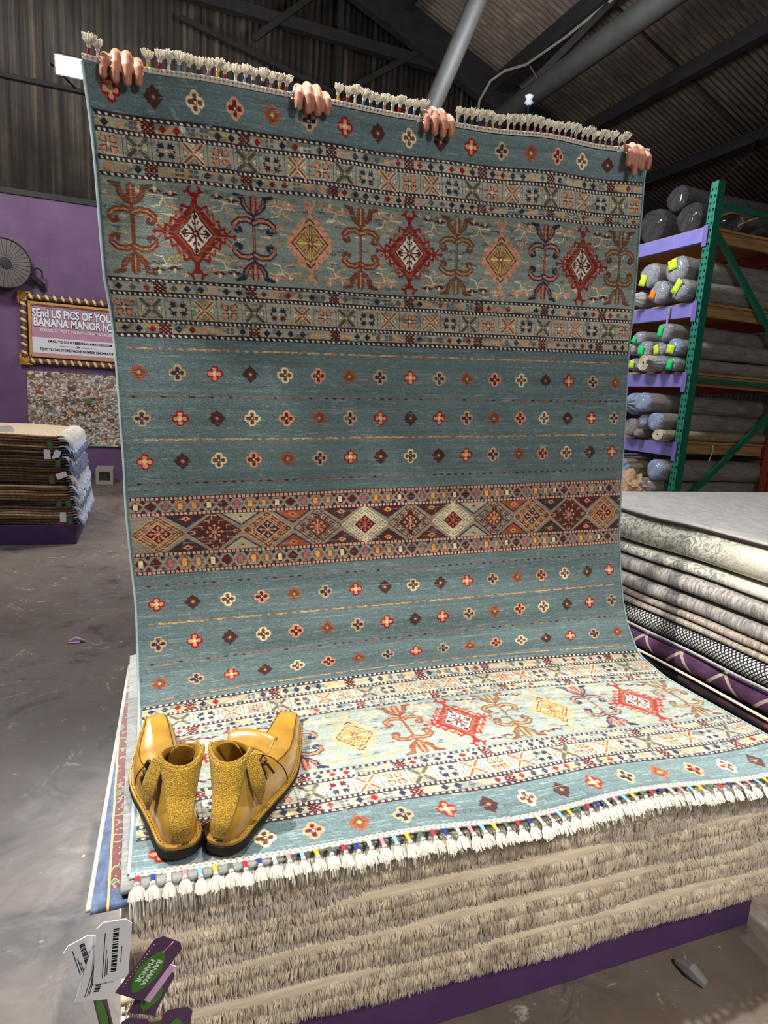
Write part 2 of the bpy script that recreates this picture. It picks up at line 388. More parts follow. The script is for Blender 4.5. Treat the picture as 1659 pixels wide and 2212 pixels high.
def bead(v, h=.008, p=.0105):
    rect(0, v-h/2, RW, v+h/2, K('dark')); u = .003
    while u < RW: rect(u, v-h*.32, u+p*.5, v+h*.32, K('pink')*.8+K('cream')*.2); u += p
def dia(cx, cy, rx, ry, c): poly([(cx-rx, cy), (cx, cy-ry), (cx+rx, cy), (cx, cy+ry)], c)
def flower(cx, cy, t, s=1.0):
    r = .0178*s
    pal = {'A': ('rust', 'brown', 'olive', 'gold'), 'B': ('tan', 'navy', 'navy', 'peach'), 'C': ('red', 'peach', 'maroon', 'cream'), 'D': ('dbrown', 'dbrown', 'brown', 'peach'),
           'E': ('cream', 'brown', 'dark', 'cream'), 'F': ('peach', 'maroon', 'maroon', 'cream')}[t]
    o, i_, d, m = (K(x) for x in pal)
    if t in 'AD':
        dia(cx, cy, r*1.05, r*1.1, o)
        for a in range(4):
            an = a*PI/2; ex, ey = cx+math.cos(an)*r*.6, cy+math.sin(an)*r*.6
            dia(ex, ey, r*.55, r*.55, o)
        for sx in (-1, 1):
            for sy in (-1, 1): rect(cx+sx*r*.48-r*.18, cy+sy*r*.48-r*.18, cx+sx*r*.48+r*.18, cy+sy*r*.48+r*.18, o)
        dia(cx, cy, r*.75, r*.78, i_); dia(cx, cy, r*.4, r*.4, d); dia(cx, cy, r*.22, r*.22, m); return
    for rr_, cc_ in ((1.0, o), (.52, i_)):
        for a in range(4):
            an = a*PI/2; ex, ey = cx+math.cos(an)*r*.56, cy+math.sin(an)*r*.56; k = r*.50*rr_
            poly([(ex-k, ey-k*.5), (ex-k*.5, ey-k), (ex+k*.5, ey-k), (ex+k, ey-k*.5), (ex+k, ey+k*.5), (ex+k*.5, ey+k), (ex-k*.5, ey+k), (ex-k, ey+k*.5)], cc_)
        rect(cx-r*.45*rr_, cy-r*.45*rr_, cx+r*.45*rr_, cy+r*.45*rr_, cc_)
    dia(cx, cy, r*.34, r*.34, d if t != 'C' else m); dia(cx, cy, r*.18, r*.18, m)
def seq(s): return s+s[:-1][::-1]
FU = [.045+i*(RW-.09)/16 for i in range(17)]
for v, s in ((.034, 'CDEFABCDE'), (.600, 'ABCDEFABC'), (.704, 'BCDEFABCD'), (.804, 'CDEFABCDE')):
    for u, t in zip(FU, seq(s)): flower(u, v, t)
for v, k1, k2 in ((.546, 'orange', 'gold'), (.655, 'rust', 'maroon'), (.754, 'orange', 'gold'), (.856, 'maroon', 'rust')):
    u = .03
    while u < RW-.03:
        l = .011+.006*rs.random()
        dia(u, v, l*.5, .0028, K(k1 if rs.random() < .6 else k2)); u += .0215
        if k1 == 'orange' and rs.random() < .5: rect(u-.016, v-.0018, u-.006, v+.0006, K('gold'))
for k in ('r1', 'r4', 'r5', 'r8'): rope(VR[k], .0075, .0135)
for k in ('r2', 'r3', 'r6', 'r7'): rope(VR[k], .0085, .0105)
bead(VR['c0']); bead(VR['c1'])
# little diamonds and checks
def little(v, seed):
    r = random.Random(seed); u = .025; n_ = 0
    while u < RW-.015:
        t = r.random()
        if n_ % 7 == 3:
            for a in range(-2, 3):
                for b in range(-2, 3):
                    if (a+b) % 2 == 0: rect(u+a*.0048-.0024, v+b*.0040-.002, u+a*.0048+.0024, v+b*.0040+.002, K('maroon'))
        elif t < .34: dia(u, v, .0085, .0085, K('navy'))
        elif t < .52: dia(u, v, .008, .008, K('red'))
        elif t < .64: dia(u, v, .008, .008, K('slate'))
        elif t < .8:
            for a in (-1, 1):
                for b in (-1, 1): rect(u+a*.005-.003, v+b*.004-.002, u+a*.005+.003, v+b*.004+.002, K('slate'))
        else: dia(u, v, .012, .007, K('tan')); dia(u, v, .005, .003, K('peach'))
        u += .0285; n_ += 1
little((VR['r1']+VR['r2'])/2, 1); little((VR['r3']+VR['r4'])/2, 2); little((VR['r5']+VR['r6'])/2, 3); little((VR['r7']+VR['r8'])/2, 4)
# star and cross squares
def square(cx, cy, t):
    h = .0215
    if t == 'P':
        for sx in (-1, 1):
            for sy in (-1, 1):
                q = lambda x, y: (cx+sx*x, cy+sy*y)
                poly([q(.002, .004), q(.004, .017), q(.009, .013), q(.012, .021), q(.015, .014), q(.021, .013), q(.015, .009), q(.018, .004), q(.004, .002)], K('maroon'))
                poly([q(.011+(x-.011)*.74, .011+(y-.011)*.74) for x, y in ((.002, .004), (.004, .017), (.009, .013), (.012, .021), (.015, .014), (.021, .013), (.015, .009), (.018, .004), (.004, .002))], K('peach'))
        dia(cx, cy, .004, .004, K('cream'))
    elif t == 'N':
        for sx in (-1, 1):
            for sy in (-1, 1):
                q = lambda x, y: (cx+sx*x, cy+sy*y)
                c = K('navy') if (sy < 0 or int(cx*100) % 3) else K('maroon')
                poly([q(.003, .005), q(.007, .018), q(.010, .012), q(.013, .019), q(.015, .012), q(.021, .010), q(.014, .008), q(.018, .004), q(.010, .004)], c)
                poly([q(.014, .0), q(.021, .0), q(.017, .004)], c)
        dia(cx, cy, .006, .006, K('pink')); dia(cx, cy, .003, .003, K('cream'))
    else:
        c, o = (K('olive')*.6, K('slate')) if t == 'X' else (K('rust'), K('cream'))
        for sx in (-1, 1): stroke([(cx-sx*h*.86, cy-h*.86), (cx+sx*h*.86, cy+h*.86)], .0085, o)
        for sx in (-1, 1): stroke([(cx-sx*h*.86, cy-h*.86), (cx+sx*h*.86, cy+h*.86)], .0052, c)
        for a in range(4):
            an = a*PI/2; vx, vy = math.cos(an), math.sin(an)
            A = (cx+vx*h*.45, cy+vy*h*.45); B = (cx+vx*h*.95-vy*h*.4, cy+vy*h*.95+vx*h*.4); Cc = (cx+vx*h*.95+vy*h*.4, cy+vy*h*.95-vx*h*.4)
            poly([A, B, Cc], K('cream') if a % 2 == 0 else K('tan'))
            stroke([A, B, Cc, A], .0016, K('slate'))
        dia(cx, cy, .005, .005, K('tan'))
QS = seq('PXNRPXNRPXNRP')
for v in ((VR['r2']+VR['r3'])/2, (VR['r6']+VR['r7'])/2):
    for i, t in enumerate(QS): square((i+.5)/25*RW, v, t)
    for i in range(26): stroke([(i/25*RW, v-.021), (i/25*RW, v+.021)], .0014, K('slate'))
# medallion band background sprigs
r5 = random.Random(12)
VM = (VR['r4']+VR['r5'])/2; HM = (VR['r5']-VR['r4'])/2-.008
for k in range(460):
    u = r5.uniform(.01, RW-.01); v = r5.uniform(VM-HM+.006, VM+HM-.006); c = K(r5.choice(['cream', 'tan', 'cream', 'peach', 'gold', 'slate', 'teal', 'slate']))*r5.uniform(.75, 1)
    s = r5.choice((-1, 1)); L = r5.uniform(.012, .026)
    stroke([(u, v), (u+s*L*.5, v+r5.uniform(-.003, .003)), (u+s*L, v-.002)], r5.uniform(.0018, .0036), c)
    for q in range(r5.randint(1, 3)): stroke([(u+s*L*(.3+.25*q), v), (u+s*L*(.15+.25*q), v-r5.choice((-1, 1))*.006)], .002, c)
def moth(cx, cy, sy, c1, c2):   # the little winged sprigs
    for sx in (-1, 1):
        poly([(cx, cy+sy*.006), (cx+sx*.006, cy-sy*.001), (cx+sx*.018, cy+sy*.004), (cx+sx*.008, cy+sy*.006), (cx, cy+sy*.012)], c1)
        stroke([(cx, cy+sy*.010), (cx+sx*.014, cy+sy*.012)], .002, c2)
    dia(cx, cy-sy*.001, .004, .006, c2)
for i in range(10):
    u = (i+1)/11*RW
    for sy in (-1, 1):
        for s in (-1, 1): moth(u+s*.016, VM+sy*(HM-.014-(.004 if s > 0 else 0)), -sy, K('maroon') if i in (0, 1, 5, 6, 9) else K('peach'), K('cream'))
        stroke([(u, VM+sy*.074), (u+.006, VM+sy*.056), (u+.026, VM+sy*.05)], .003, K('gold')); stroke([(u, VM+sy*.074), (u-.008, VM+sy*.055), (u-.024, VM+sy*.052)], .003, K('cream'))
def tulip(cx, cy, o, f, l, H=.098, Wd=.047):
    def q(x, y, s=1): return (cx+s*x*Wd, cy+y*H)
    for sy in (-1, 1):     # top flower, bottom flower
        for s in (-1, 1):
            poly([q(0, sy*.48, s), q(.34, sy*.58, s), q(.60, sy*.72, s), q(.64, sy*.86, s), q(1.0, sy*.95, s), q(.92, sy*1.0, s), q(.44, sy*.96, s), q(.36, sy*.80, s), q(.20, sy*.68, s), q(0, sy*.62, s)], o)
            poly([q(.10, sy*.56, s), q(.36, sy*.65, s), q(.50, sy*.76, s), q(.52, sy*.88, s), q(.44, sy*.88, s), q(.40, sy*.76, s), q(.24, sy*.66, s)], f)
            stroke([q(.13, sy*.66, s), q(.13, sy*.93, s)], .0022, l)
        poly([q(-.22, sy*.70), q(0, sy*.54), q(.22, sy*.70), q(.20, sy*.94), q(0, sy*1.0), q(-.20, sy*.94)], f)
        for xx in (-.12, 0, .12): stroke([q(xx, sy*(.64 if xx else .58)), q(xx, sy*.94)], .0024, l if xx == 0 else o)
    stroke([q(0, -.5), q(0, .5)], .0075, o); stroke([q(0, -.46), q(0, .46)], .0028, f)
    for sy, yb in ((-1, -.34), (1, .34)):
        for s in (-1, 1):
            P = [q(0, yb+sy*.02, s), q(.32, yb+sy*.09, s), q(.70, yb+sy*.07, s), q(.94, yb-sy*.03, s), q(.98, yb-sy*.13, s), q(.82, yb-sy*.20, s), q(.64, yb-sy*.17, s), q(.70, yb-sy*.10, s)]
            stroke(P[:4], .0140, o); stroke(P, .0085, o); stroke(P[:5], .0070, f); stroke(P[:4], .0022, l)
def medal(cx, cy, red=True, H=.100):
    o, i_, cr, cc = (K('red'), K('maroon'), K('white'), K('maroon')) if red else (K('peach'), K('brown'), K('tan'), K('gold'))
    R = .066 if red else .058; RX = .055 if red else .050
    for sy in (-1, 1):
        stroke([(cx, cy+sy*R), (cx, cy+sy*(H-.016))], .011 if red else .009, o)
        for s in (-1, 1):
            stroke([(cx, cy+sy*(H-.026)), (cx+s*.013, cy+sy*(H-.009)), (cx+s*.009, cy+sy*(H-.001))], .0062 if red else .004, o)
            if red: stroke([(cx+s*.013, cy+sy*(H-.009)), (cx+s*.02, cy+sy*(H-.012))], .005, o)
    dia(cx, cy, RX*1.10, R*1.08, o)
    for s in (-1, 1):
        for sy in (-1, 1):
            for k in (.14, .36, .58, .80):
                ex, ey = cx+s*RX*(1-k), cy+sy*R*k
                if red:
                    stroke([(ex, ey), (ex+s*.015, ey+sy*.007), (ex+s*.017, ey-sy*.005)], .0056, o if k != .58 else K('rust'))
                else: dia(ex+s*.005, ey+sy*.003, .0075, .008, o)
    if red:
        for s in (-1, 1):
            stroke([(cx+s*RX, cy), (cx+s*RX*1.52, cy)], .0045, o); dia(cx+s*RX*1.55, cy, .006, .007, o)
            for sy in (-1, 1): stroke([(cx+s*RX*1.15, cy), (cx+s*RX*1.42, cy+sy*.013)], .0035, o)
    def stepdia(f, c):
        rx, ry = RX*f, R*f
        dia(cx, cy, rx, ry, c)
        for sy in (-1, 1):
            poly([(cx-.006*f-.004, cy+sy*ry*.72), (cx-.013*f, cy+sy*(ry*.9)), (cx, cy+sy*(ry*1.12)), (cx+.013*f, cy+sy*(ry*.9)), (cx+.006*f+.004, cy+sy*ry*.72)], c)
    stepdia(.90, K('brown') if red else K('dbrown')); stepdia(.82, K('rust') if red else K('tan')); stepdia(.70, K('maroon') if red else K('brown')); stepdia(.64, cr if red else K('gold')*.8)
    if red:
        stroke([(cx, cy-R*.68), (cx, cy+R*.68)], .0032, cc); stroke([(cx-RX*.5, cy), (cx+RX*.5, cy)], .0032, cc)
        for a, b in ((0, .56), (PI/2, .42), (PI, .56), (3*PI/2, .42)):
            ex, ey = cx+math.sin(a)*RX*.46, cy+math.cos(a)*R*.56; dia(ex, ey, .0075, .0075, cc)
        for s in (-1, 1):
            for sy in (-1, 1):
                stroke([(cx, cy), (cx+s*.015, cy+sy*.017)], .0048, cc); stroke([(cx+s*.004, cy+sy*.020), (cx+s*.006, cy+sy*.026)], .004, cc)
                stroke([(cx+s*.018, cy+sy*.006), (cx+s*.023, cy+sy*.008)], .004, cc)
        dia(cx, cy, .009, .010, cc); dia(cx, cy, .004, .004, K('peach'))
    else:
        c2 = K('dbrown')
        for a in np.linspace(0, PI, 8, endpoint=False):
            stroke([(cx-math.cos(a)*RX*.42, cy-math.sin(a)*R*.45), (cx+math.cos(a)*RX*.42, cy+math.sin(a)*R*.45)], .0018, c2)
        stroke([(cx, cy-R*.66), (cx, cy+R*.66)], .005, c2); stroke([(cx, cy-R*.66), (cx, cy+R*.66)], .002, K('cream')); stroke([(cx-RX*.55, cy), (cx+RX*.55, cy)], .003, K('cream'))
        dia(cx, cy, .008, .009, K('rust')); dia(cx, cy, .004, .004, K('cream'))
for i, t in enumerate('trnanrnan' and ['b', 'R', 'n', 'T', 'b', 'R', 'b', 'T', 'n', 'R', 'b']):
    cx = (i+.5)/11*RW
    if t == 'R': medal(cx, VM)
    elif t == 'T': medal(cx, VM, False, .098)
    elif t == 'n': tulip(cx, VM, K('navy'), K('rust')*.8+K('pink')*.2, K('pink'))
    else: tulip(cx, VM, K('brown'), K('rust')*.6+K('brown')*.4 if i in (0, 4) else K('olive'), K('peach'))
# centre band
vs_ = (VR['c0']+VR['c1'])/2
n_ = 0; u = .02
while u < RW:
    k = ('maroon', 'dbrown', 'slate', 'rust', 'olive')[n_ % 5]; dia(u, vs_, .0145, .0135, K(k))
    rect(u-.0042, vs_-.006, u+.0042, vs_+.006, K(('cream', 'rose', 'peach', 'maroon', 'gold')[n_*3 % 5])); dia(u+.0165, vs_-.012, .006, .006, K('maroon')); dia(u+.0165, vs_+.012, .006, .006, K('navy'))
    u += .033; n_ += 1
cyc = RL/2
for i in range(11):
    cx = (i+.5)/11*RW; m_ = min(i, 10-i)
    edge, fill, cen, line_ = {0: ('tan', 'rust', 'maroon', 'slate'), 1: ('maroon', 'brown', 'dbrown', 'tan'), 2: ('tan', 'rust', 'navy', 'dbrown'), 3: ('maroon', 'ground', 'brown', 'tan'), 4: ('cream', 'ground', 'maroon', 'cream'), 5: ('maroon', 'ground', 'dark', 'gold')}[m_]
    rx, ry = .0635, .051
    dia(cx, cyc, rx, ry, K(fill)*.62)
    for f in (1.0, .82, .66):
        stroke([(cx-rx*f, cyc), (cx, cyc-ry*f), (cx+rx*f, cyc)], .0026, K(edge))
    for s in (-1, 1):
        for k in range(7):
            t = (k+.5)/7; ex, ey = cx+s*rx*(1-t)*.95, cyc-ry*t*.95
            stroke([(ex, ey), (ex-s*.009, ey+.001), (ex-s*.010, ey+.007)], .0024, K(edge if k % 2 else line_))
    dia(cx, cyc, rx*.55, ry*.62, K(edge)); dia(cx, cyc, rx*.47, ry*.53, K(cen))
    for a in range(8):
        an = a*PI/4+.0; L = .017 if a % 2 == 0 else .015; ex, ey = cx+math.cos(an)*L, cyc-abs(math.sin(an))*L
        stroke([(cx, cyc), (ex, ey)], .0024, K('peach' if m_ != 4 else 'rose')); dia(ex, ey, .0045, .0042, K('peach' if m_ != 4 else 'rose'))
    # triangle between
    tx = (i+1)/11*RW; base_v = VR['c1']+.006
    poly([(tx-.045, base_v), (tx+.045, base_v), (tx, base_v+.032)], K(('dbrown', 'ground', 'rust', 'dbrown', 'maroon')[i % 5]))
    stroke([(tx-.045, base_v), (tx, base_v+.032), (tx+.045, base_v)], .004, K('maroon' if i % 2 else 'navy')); dia(tx, base_v+.009, .012, .007, K(('peach', 'gold', 'orange')[i % 3])); dia(tx, base_v+.009, .005, .003, K('dark'))
# selvedge columns
CV[:, :4] = K('teal')*.9; CV[:, -4:] = K('teal')*.9
FULL = np.concatenate([CV, CV[::-1][1:]], 0)
NVF = FULL.shape[0]
# abrash (colour drift between wool lots) and knot-to-knot variation
st = smooth_noise(NVF, NU, 2, 60, 31)*.5+smooth_noise(NVF, NU, 5, 160, 32)*.5
ab = smooth_noise(NVF, NU, 60, 400, 33)
kn = RNG.random((NVF, NU))
FULL = FULL*(.58+.56*st+.36*(ab-.5)+.58*(kn-.34))[:, :, None]
lt = (smooth_noise(NVF, NU, 1, 14, 41) > .86)
FULL[lt] = FULL[lt]*.78+np.array(lin((190, 205, 205)))*.22
FULL = np.clip(FULL, 0.004, .95)

# ---- where the rug hangs: left edge, middle and right edge at each design row (metres)
ROWS = [ # v, L(x,y,z), R(x,y,z), sag of the middle, forward shift of the middle
 (0.0, (-.106, 1.544, 1.872), (1.313, 1.544, 1.950)), (.072, (-.095, 1.553, 1.786), (1.322, 1.553, 1.877)), (.098, (-.092, 1.553, 1.756), (1.325, 1.553, 1.847)),
 (.151, (-.087, 1.553, 1.703), (1.330, 1.553, 1.789)), (.179, (-.085, 1.555, 1.672), (1.332, 1.555, 1.766)), (.397, (-.072, 1.562, 1.464), (1.353, 1.562, 1.539)),
 (.427, (-.067, 1.565, 1.435), (1.356, 1.565, 1.508)), (.487, (-.059, 1.570, 1.377), (1.361, 1.570, 1.450)), (.517, (-.056, 1.571, 1.347), (1.364, 1.571, 1.419)),
 (.600, (-.050, 1.568, 1.266), (1.369, 1.568, 1.334)), (.704, (-.044, 1.563, 1.163), (1.375, 1.563, 1.229)), (.804, (-.038, 1.559, 1.064), (1.380, 1.559, 1.129)),
 (.893, (-.035, 1.557, .976), (1.385, 1.557, 1.037)), (.931, (-.033, 1.554, .941), (1.387, 1.554, .998)), (1.039, (-.025, 1.546, .846), (1.391, 1.546, .887)),
 (1.077, (-.021, 1.541, .804), (1.393, 1.541, .850)), (1.166, (-.014, 1.526, .731), (1.397, 1.527, .765)), (1.266, (-.011, 1.503, .640), (1.400, 1.503, .676)),
 (1.316, (-.010, 1.483, .597), (1.400, 1.483, .628)), (1.370, (-.009, 1.457, .560), (1.400, 1.457, .588)), (1.424, (-.008, 1.424, .535), (1.400, 1.428, .553)),
 (1.453, (-.008, 1.410, .527), (1.400, 1.411, .539)), (1.483, (-.008, 1.382, .520), (1.400, 1.385, .527)), (1.543, (-.009, 1.325, .512), (1.400, 1.320, .514)),
 (1.573, (-.010, 1.295, .510), (1.400, 1.290, .510)), (1.791, (-.016, 1.110, .508), (1.400, 1.072, .508)), (1.819, (-.017, 1.084, .508), (1.400, 1.046, .508)),
 (1.872, (-.018, 1.028, .508), (1.400, .988, .508)), (1.898, (-.019, 1.000, .507), (1.400, .955, .507)), (1.97, (-.022, .930, .503), (1.400, .868, .503))]
MIDY = {1.453: 1.468, 1.483: 1.430, 1.543: 1.366, 1.573: 1.338, 1.791: 1.098, 1.819: 1.070, 1.872: 1.006, 1.898: .975, 1.97: .890, 1.424: 1.478, 1.370: 1.485, 1.316: 1.498}
MIDZ = {1.453: .528, 1.424: .541, 1.370: .572, 1.316: .612, 1.483: .518}
RV = np.array([r[0] for r in ROWS])
LP = np.array([r[1] for r in ROWS]); RP_ = np.array([r[2] for r in ROWS]); MP = (LP+RP_)/2
for i, r in enumerate(ROWS):
    if r[0] in MIDY: MP[i, 1] = MIDY[r[0]]
    if r[0] in MIDZ: MP[i, 2] = MIDZ[r[0]]
    if r[0] < .5: MP[i, 2] -= .011*(1-r[0]/.5)
def spline(xs, P, x):     # monotone-ish cubic (Catmull-Rom on uneven knots)
    m = np.zeros_like(P)
    m[1:-1] = (P[2:]-P[:-2])/(xs[2:]-xs[:-2])[:, None]; m[0] = (P[1]-P[0])/(xs[1]-xs[0]); m[-1] = (P[-1]-P[-2])/(xs[-1]-xs[-2])
    i = np.clip(np.searchsorted(xs, x)-1, 0, len(xs)-2); h = (xs[i+1]-xs[i])[:, None]; t = ((x-xs[i])[:, None])/h
    return (2*t**3-3*t**2+1)*P[i]+(t**3-2*t**2+t)*h*m[i]+(-2*t**3+3*t**2)*P[i+1]+(t**3-t**2)*h*m[i+1]
def rug_surface(uu, vv):   # grids in metres -> (nv, nu, 3)
    L = spline(RV, LP, vv); M_ = spline(RV, MP, vv); R_ = spline(RV, RP_, vv)
    t = (uu/RW)[None, :, None]
    S = L[:, None]*(2*(t-.5)*(t-1))+M_[:, None]*(4*t*(1-t))+R_[:, None]*(2*t*(t-.5))
    up = np.clip((1.25-vv)/.9, 0, 1)[:, None]; fl_ = np.clip((vv-1.5)/.2, 0, 1)[:, None]
    uu_ = uu[None]; vv_ = vv[:, None]
    # soft hanging folds, deeper near the hands
    S[:, :, 1] += up*(.006*np.sin(uu_*9.0+1.0+vv_*1.5)+.004*np.sin(uu_*21+vv_*3))
    tp = np.clip((.16-vv_)/.16, 0, 1)
    S[:, :, 2] += tp*(.003*np.cos((uu_-.05)*2*PI/.36)); S[:, :, 1] += tp*.008*np.sin(uu_*17+.5)
    # wave of the lying end
    ed = np.clip((vv_-1.75)/.22, 0, 1)
    wave = .012*np.sin((uu_-.18)*2*PI/.62)*np.clip((uu_-.35)/.3, 0, 1)
    S[:, :, 1] += ed*wave*1.1; S[:, :, 2] += fl_*(.0025*np.sin(uu_*7+vv_*5))
    return S
VVF = np.linspace(0, RL, NVF)
S = rug_surface(UU, VVF)
def grid_mesh(name, S, colors, mats, parent, flip=False):
    nv, nu = S.shape[:2]; me = bpy.data.meshes.new(name)
    nf = (nv-1)*(nu-1); me.vertices.add(nv*nu); me.vertices.foreach_set('co', S.reshape(-1).astype(np.float32))
    idx = np.arange(nv*nu, dtype=np.int32).reshape(nv, nu)
    q = np.stack([idx[:-1, :-1], idx[1:, :-1], idx[1:, 1:], idx[:-1, 1:]], -1).reshape(-1, 4)
    if flip: q = q[:, ::-1]
    me.loops.add(nf*4); me.loops.foreach_set('vertex_index', q.reshape(-1)); me.polygons.add(nf)
    me.polygons.foreach_set('loop_start', np.arange(0, nf*4, 4, dtype=np.int32)); me.polygons.foreach_set('use_smooth', np.ones(nf, bool))
    me.update(calc_edges=True)
    if colors is not None:
        ca = me.color_attributes.new('knots', 'BYTE_COLOR' if False else 'FLOAT_COLOR', 'POINT')
        c4 = np.ones((nv*nu, 4), np.float32); c4[:, :3] = colors.reshape(-1, 3); ca.data.foreach_set('color', c4.reshape(-1))
    for m in mats: me.materials.append(m)
    o = bpy.data.objects.new(name, me); COL.objects.link(o); o.parent = parent
    return o
n = NM('knotted_wool', 0.82, 0.25, sheen=0.35)
at = n.N.new('ShaderNodeVertexColor'); at.layer_name = 'knots'
n.color(at.outputs[0]); n.b.inputs['Sheen Roughness'].default_value = 0.4
n.bump(n.noise(420, 2), 0.35, 0.002); MAT['knots'] = n.m
rug = empty('rug', (0, 0, 0), 0, 'large teal rug with flower rows and medallion bands, held up by four hands', 'rug')
grid_mesh('pile', S, FULL, [MAT['knots']], rug)
# woven back, 7 mm behind the pile
us = np.linspace(0, RW, 72); vs2 = np.linspace(0, RL, 120); SB = rug_surface(us, vs2)
du = np.gradient(SB, axis=1); dv = np.gradient(SB, axis=0); NRM = np.cross(dv, du); NRM /= np.linalg.norm(NRM, axis=2, keepdims=True)
if NRM[10, 30, 1] > 0: NRM = -NRM          # front normal faces the camera side
BACKS = SB-NRM*.007
cb = np.zeros(BACKS.shape)+np.array(lin((150, 160, 150)))
jj = (vs2/RL*(NVF-1)).astype(int); ii = (us/RW*(NU-1)).astype(int)
cb = FULL[jj][:, ii]*.8+.08
grid_mesh('backing', BACKS, cb, [MAT['knots']], rug, True)
MAT['selvedge'] = plain('pale_blue_selvedge', (150, 172, 174), 0.8, 0.2, 0.1, 120)
for k, uu_ in (('l', 0), ('r', -1)):
    P = (SB[:, uu_]*.5+BACKS[:, uu_]*.5); o = MB().tube([tuple(p) for p in P], .0040, 8).build('edge_binding', MAT['selvedge'], rug)
# white plaited web at both ends + coloured tassels
def end_frame(v, u):
    s = rug_surface(np.array([u]), np.array([v, v+(-.01 if v > 1 else .01)])); p = Vector(s[0, 0]); q = Vector(s[1, 0]); return p, (p-q).normalized()
def plait(v, nm):
    mb = MB(); N = 150
    for row, (off, amp) in enumerate(((.003, .0), (.0095, .0))):
        pts = []
        for i in range(N+1):
            p, d = end_frame(v, RW*i/N); pts.append(p+d*(off)-Vector((0, .003 if v < 1 else 0, -.001 if v > 1 else 0)))
        mb.tube(pts, .0022, 6)
    for i in range(N):
        for s in (0, 1):
            a, d = end_frame(v, RW*(i+s)/N); b, d2 = end_frame(v, RW*(i+1-s)/N); lift = Vector((0, -.0045 if v < 1 else 0, .003 if v > 1 else 0))
            mb.tube([a+d*.002+lift, b+d2*.0105+lift], .0016, 5)
    mb.build(nm, MAT['white_thread'], rug)
plait(0.0, 'end_plait'); plait(RL, 'end_plait')
TH = ['th_red', 'th_navy', 'white_thread', 'th_rose', 'th_blue', 'th_gold', 'th_green']
def tassel(mb, p, d, side, length, lift, fan, seed, gravity, tr=.0016):
    r = random.Random(seed); mb.cm = 1
    neck = p+d*(length*(.56 if tr > .0012 else .50))+lift
    for s in (-1, 0, 1): mb.tube([p+side*s*.0022+d*.008, (p+neck)/2+side*s*.0022+lift*.5, neck+side*s*.0012], tr, 5)
    mb.cm = 0
    mb.tube([neck-d*.003, neck, neck+d*.004], [.0022, .0042, .0036], 8)
    for k in range(12):
        a = (k-5.5)/5.5; tip = neck+d*(length*.46*r.uniform(.88, 1.08))*math.cos(a*.5)+side*(a*fan)+lift*r.uniform(-.3, .4)+gravity*r.uniform(.8, 1.2)
        mid = (neck*.45+tip*.55)+side*a*fan*.30+lift*r.uniform(.1, .5)+gravity*-.15
        mb.tube([neck, mid, tip], [.0012, .0014, .0011], 4)
tn = 0; HANDS_U = [(.03, .108), (.425, .51), (.74, .83), (1.335, 1.42)]
for i in range(62):
    u = (i+.5)/62*RW; p, d = end_frame(RL, u); side = Vector((1, 0, 0)); mb = MB()
    dn = Vector((0.02*random.uniform(-1, 1), -1, .02 if u < .35 else -.10)).normalized()
    tassel(mb, p, dn, side, random.uniform(.050, .058), Vector((0, 0, .003)), random.uniform(.009, .013), i, Vector((0, .001, -.011)))
    mb.build('tassel', [MAT['white_thread'], MAT[TH[i % 7]]], rug)
rest = MB(); cnt = 0
for i in range(74):
    u = (i+.5)/74*RW
    if any(a < u < b for a, b in HANDS_U): continue
    p, d = end_frame(0.0, u); side = Vector((1, 0, 0))
    up_ = Vector((random.uniform(-.12, .12), -.12, 1)).normalized()
    tgt = MB() if cnt < 38 else rest
    if tgt is rest: rest.cm = 0
    tassel(tgt, p, up_, side, random.uniform(.044, .052), Vector((0, -.002, 0)), random.uniform(.010, .014), 500+i, Vector((0, -.012, -.005)), .0011)
    if tgt is not rest: tgt.build('tassel', [MAT['white_thread'], MAT[TH[(i*2) % 7]]], rug)
    cnt += 1
o = rest.build('tassels', [MAT['white_thread'], MAT['th_rose']], rug); o['kind'] = 'stuff'
# tassels caught under the gripping fingers

# ------------------------------------------------------------------ stacked rugs
def slab_mesh(L, x0, x1, y0, y1, z0, z1, seed, nx=60, wob=.003, rz=None):
    """a soft rug lying flat: length x0..x1, rounded long edges, gently uneven"""
    r = np.random.default_rng(seed); ph = r.random(8)*6.28; th = z1-z0; rad = th/2; mb = MB(); rings = []
    for i in range(nx+1):
        x = x0+(x1-x0)*i/nx
        dz = wob*(math.sin(x*5+1.3)+.6*math.sin(x*13+.4)); dy = wob*1.2*(math.sin(x*6+ph[2])+.7*math.sin(x*17+ph[3])); t2 = 1+.15*math.sin(x*9+ph[4])
        k = 1.0 if 0 < i < nx else .55
        ring = []
        for a in np.linspace(-PI/2, PI/2, 7): ring.append((x, y0+rad-math.cos(a)*rad*t2+dy, (z0+z1)/2+math.sin(a)*rad*k+dz))
        for a in np.linspace(PI/2, 3*PI/2, 7): ring.append((x, y1-rad-math.cos(a)*rad+dy, (z0+z1)/2+math.sin(a)*rad*k+dz))
        rings.append(ring)
    mb.rings(rings, True, True, True)
    return mb, (lambda x: (wob*1.2*(math.sin(x*6+ph[2])+.7*math.sin(x*17+ph[3])), wob*(math.sin(x*5+1.3)+.6*math.sin(x*13+.4))))
def turn(mb, f):
    mb.v = [f(p) for p in mb.v]; return mb
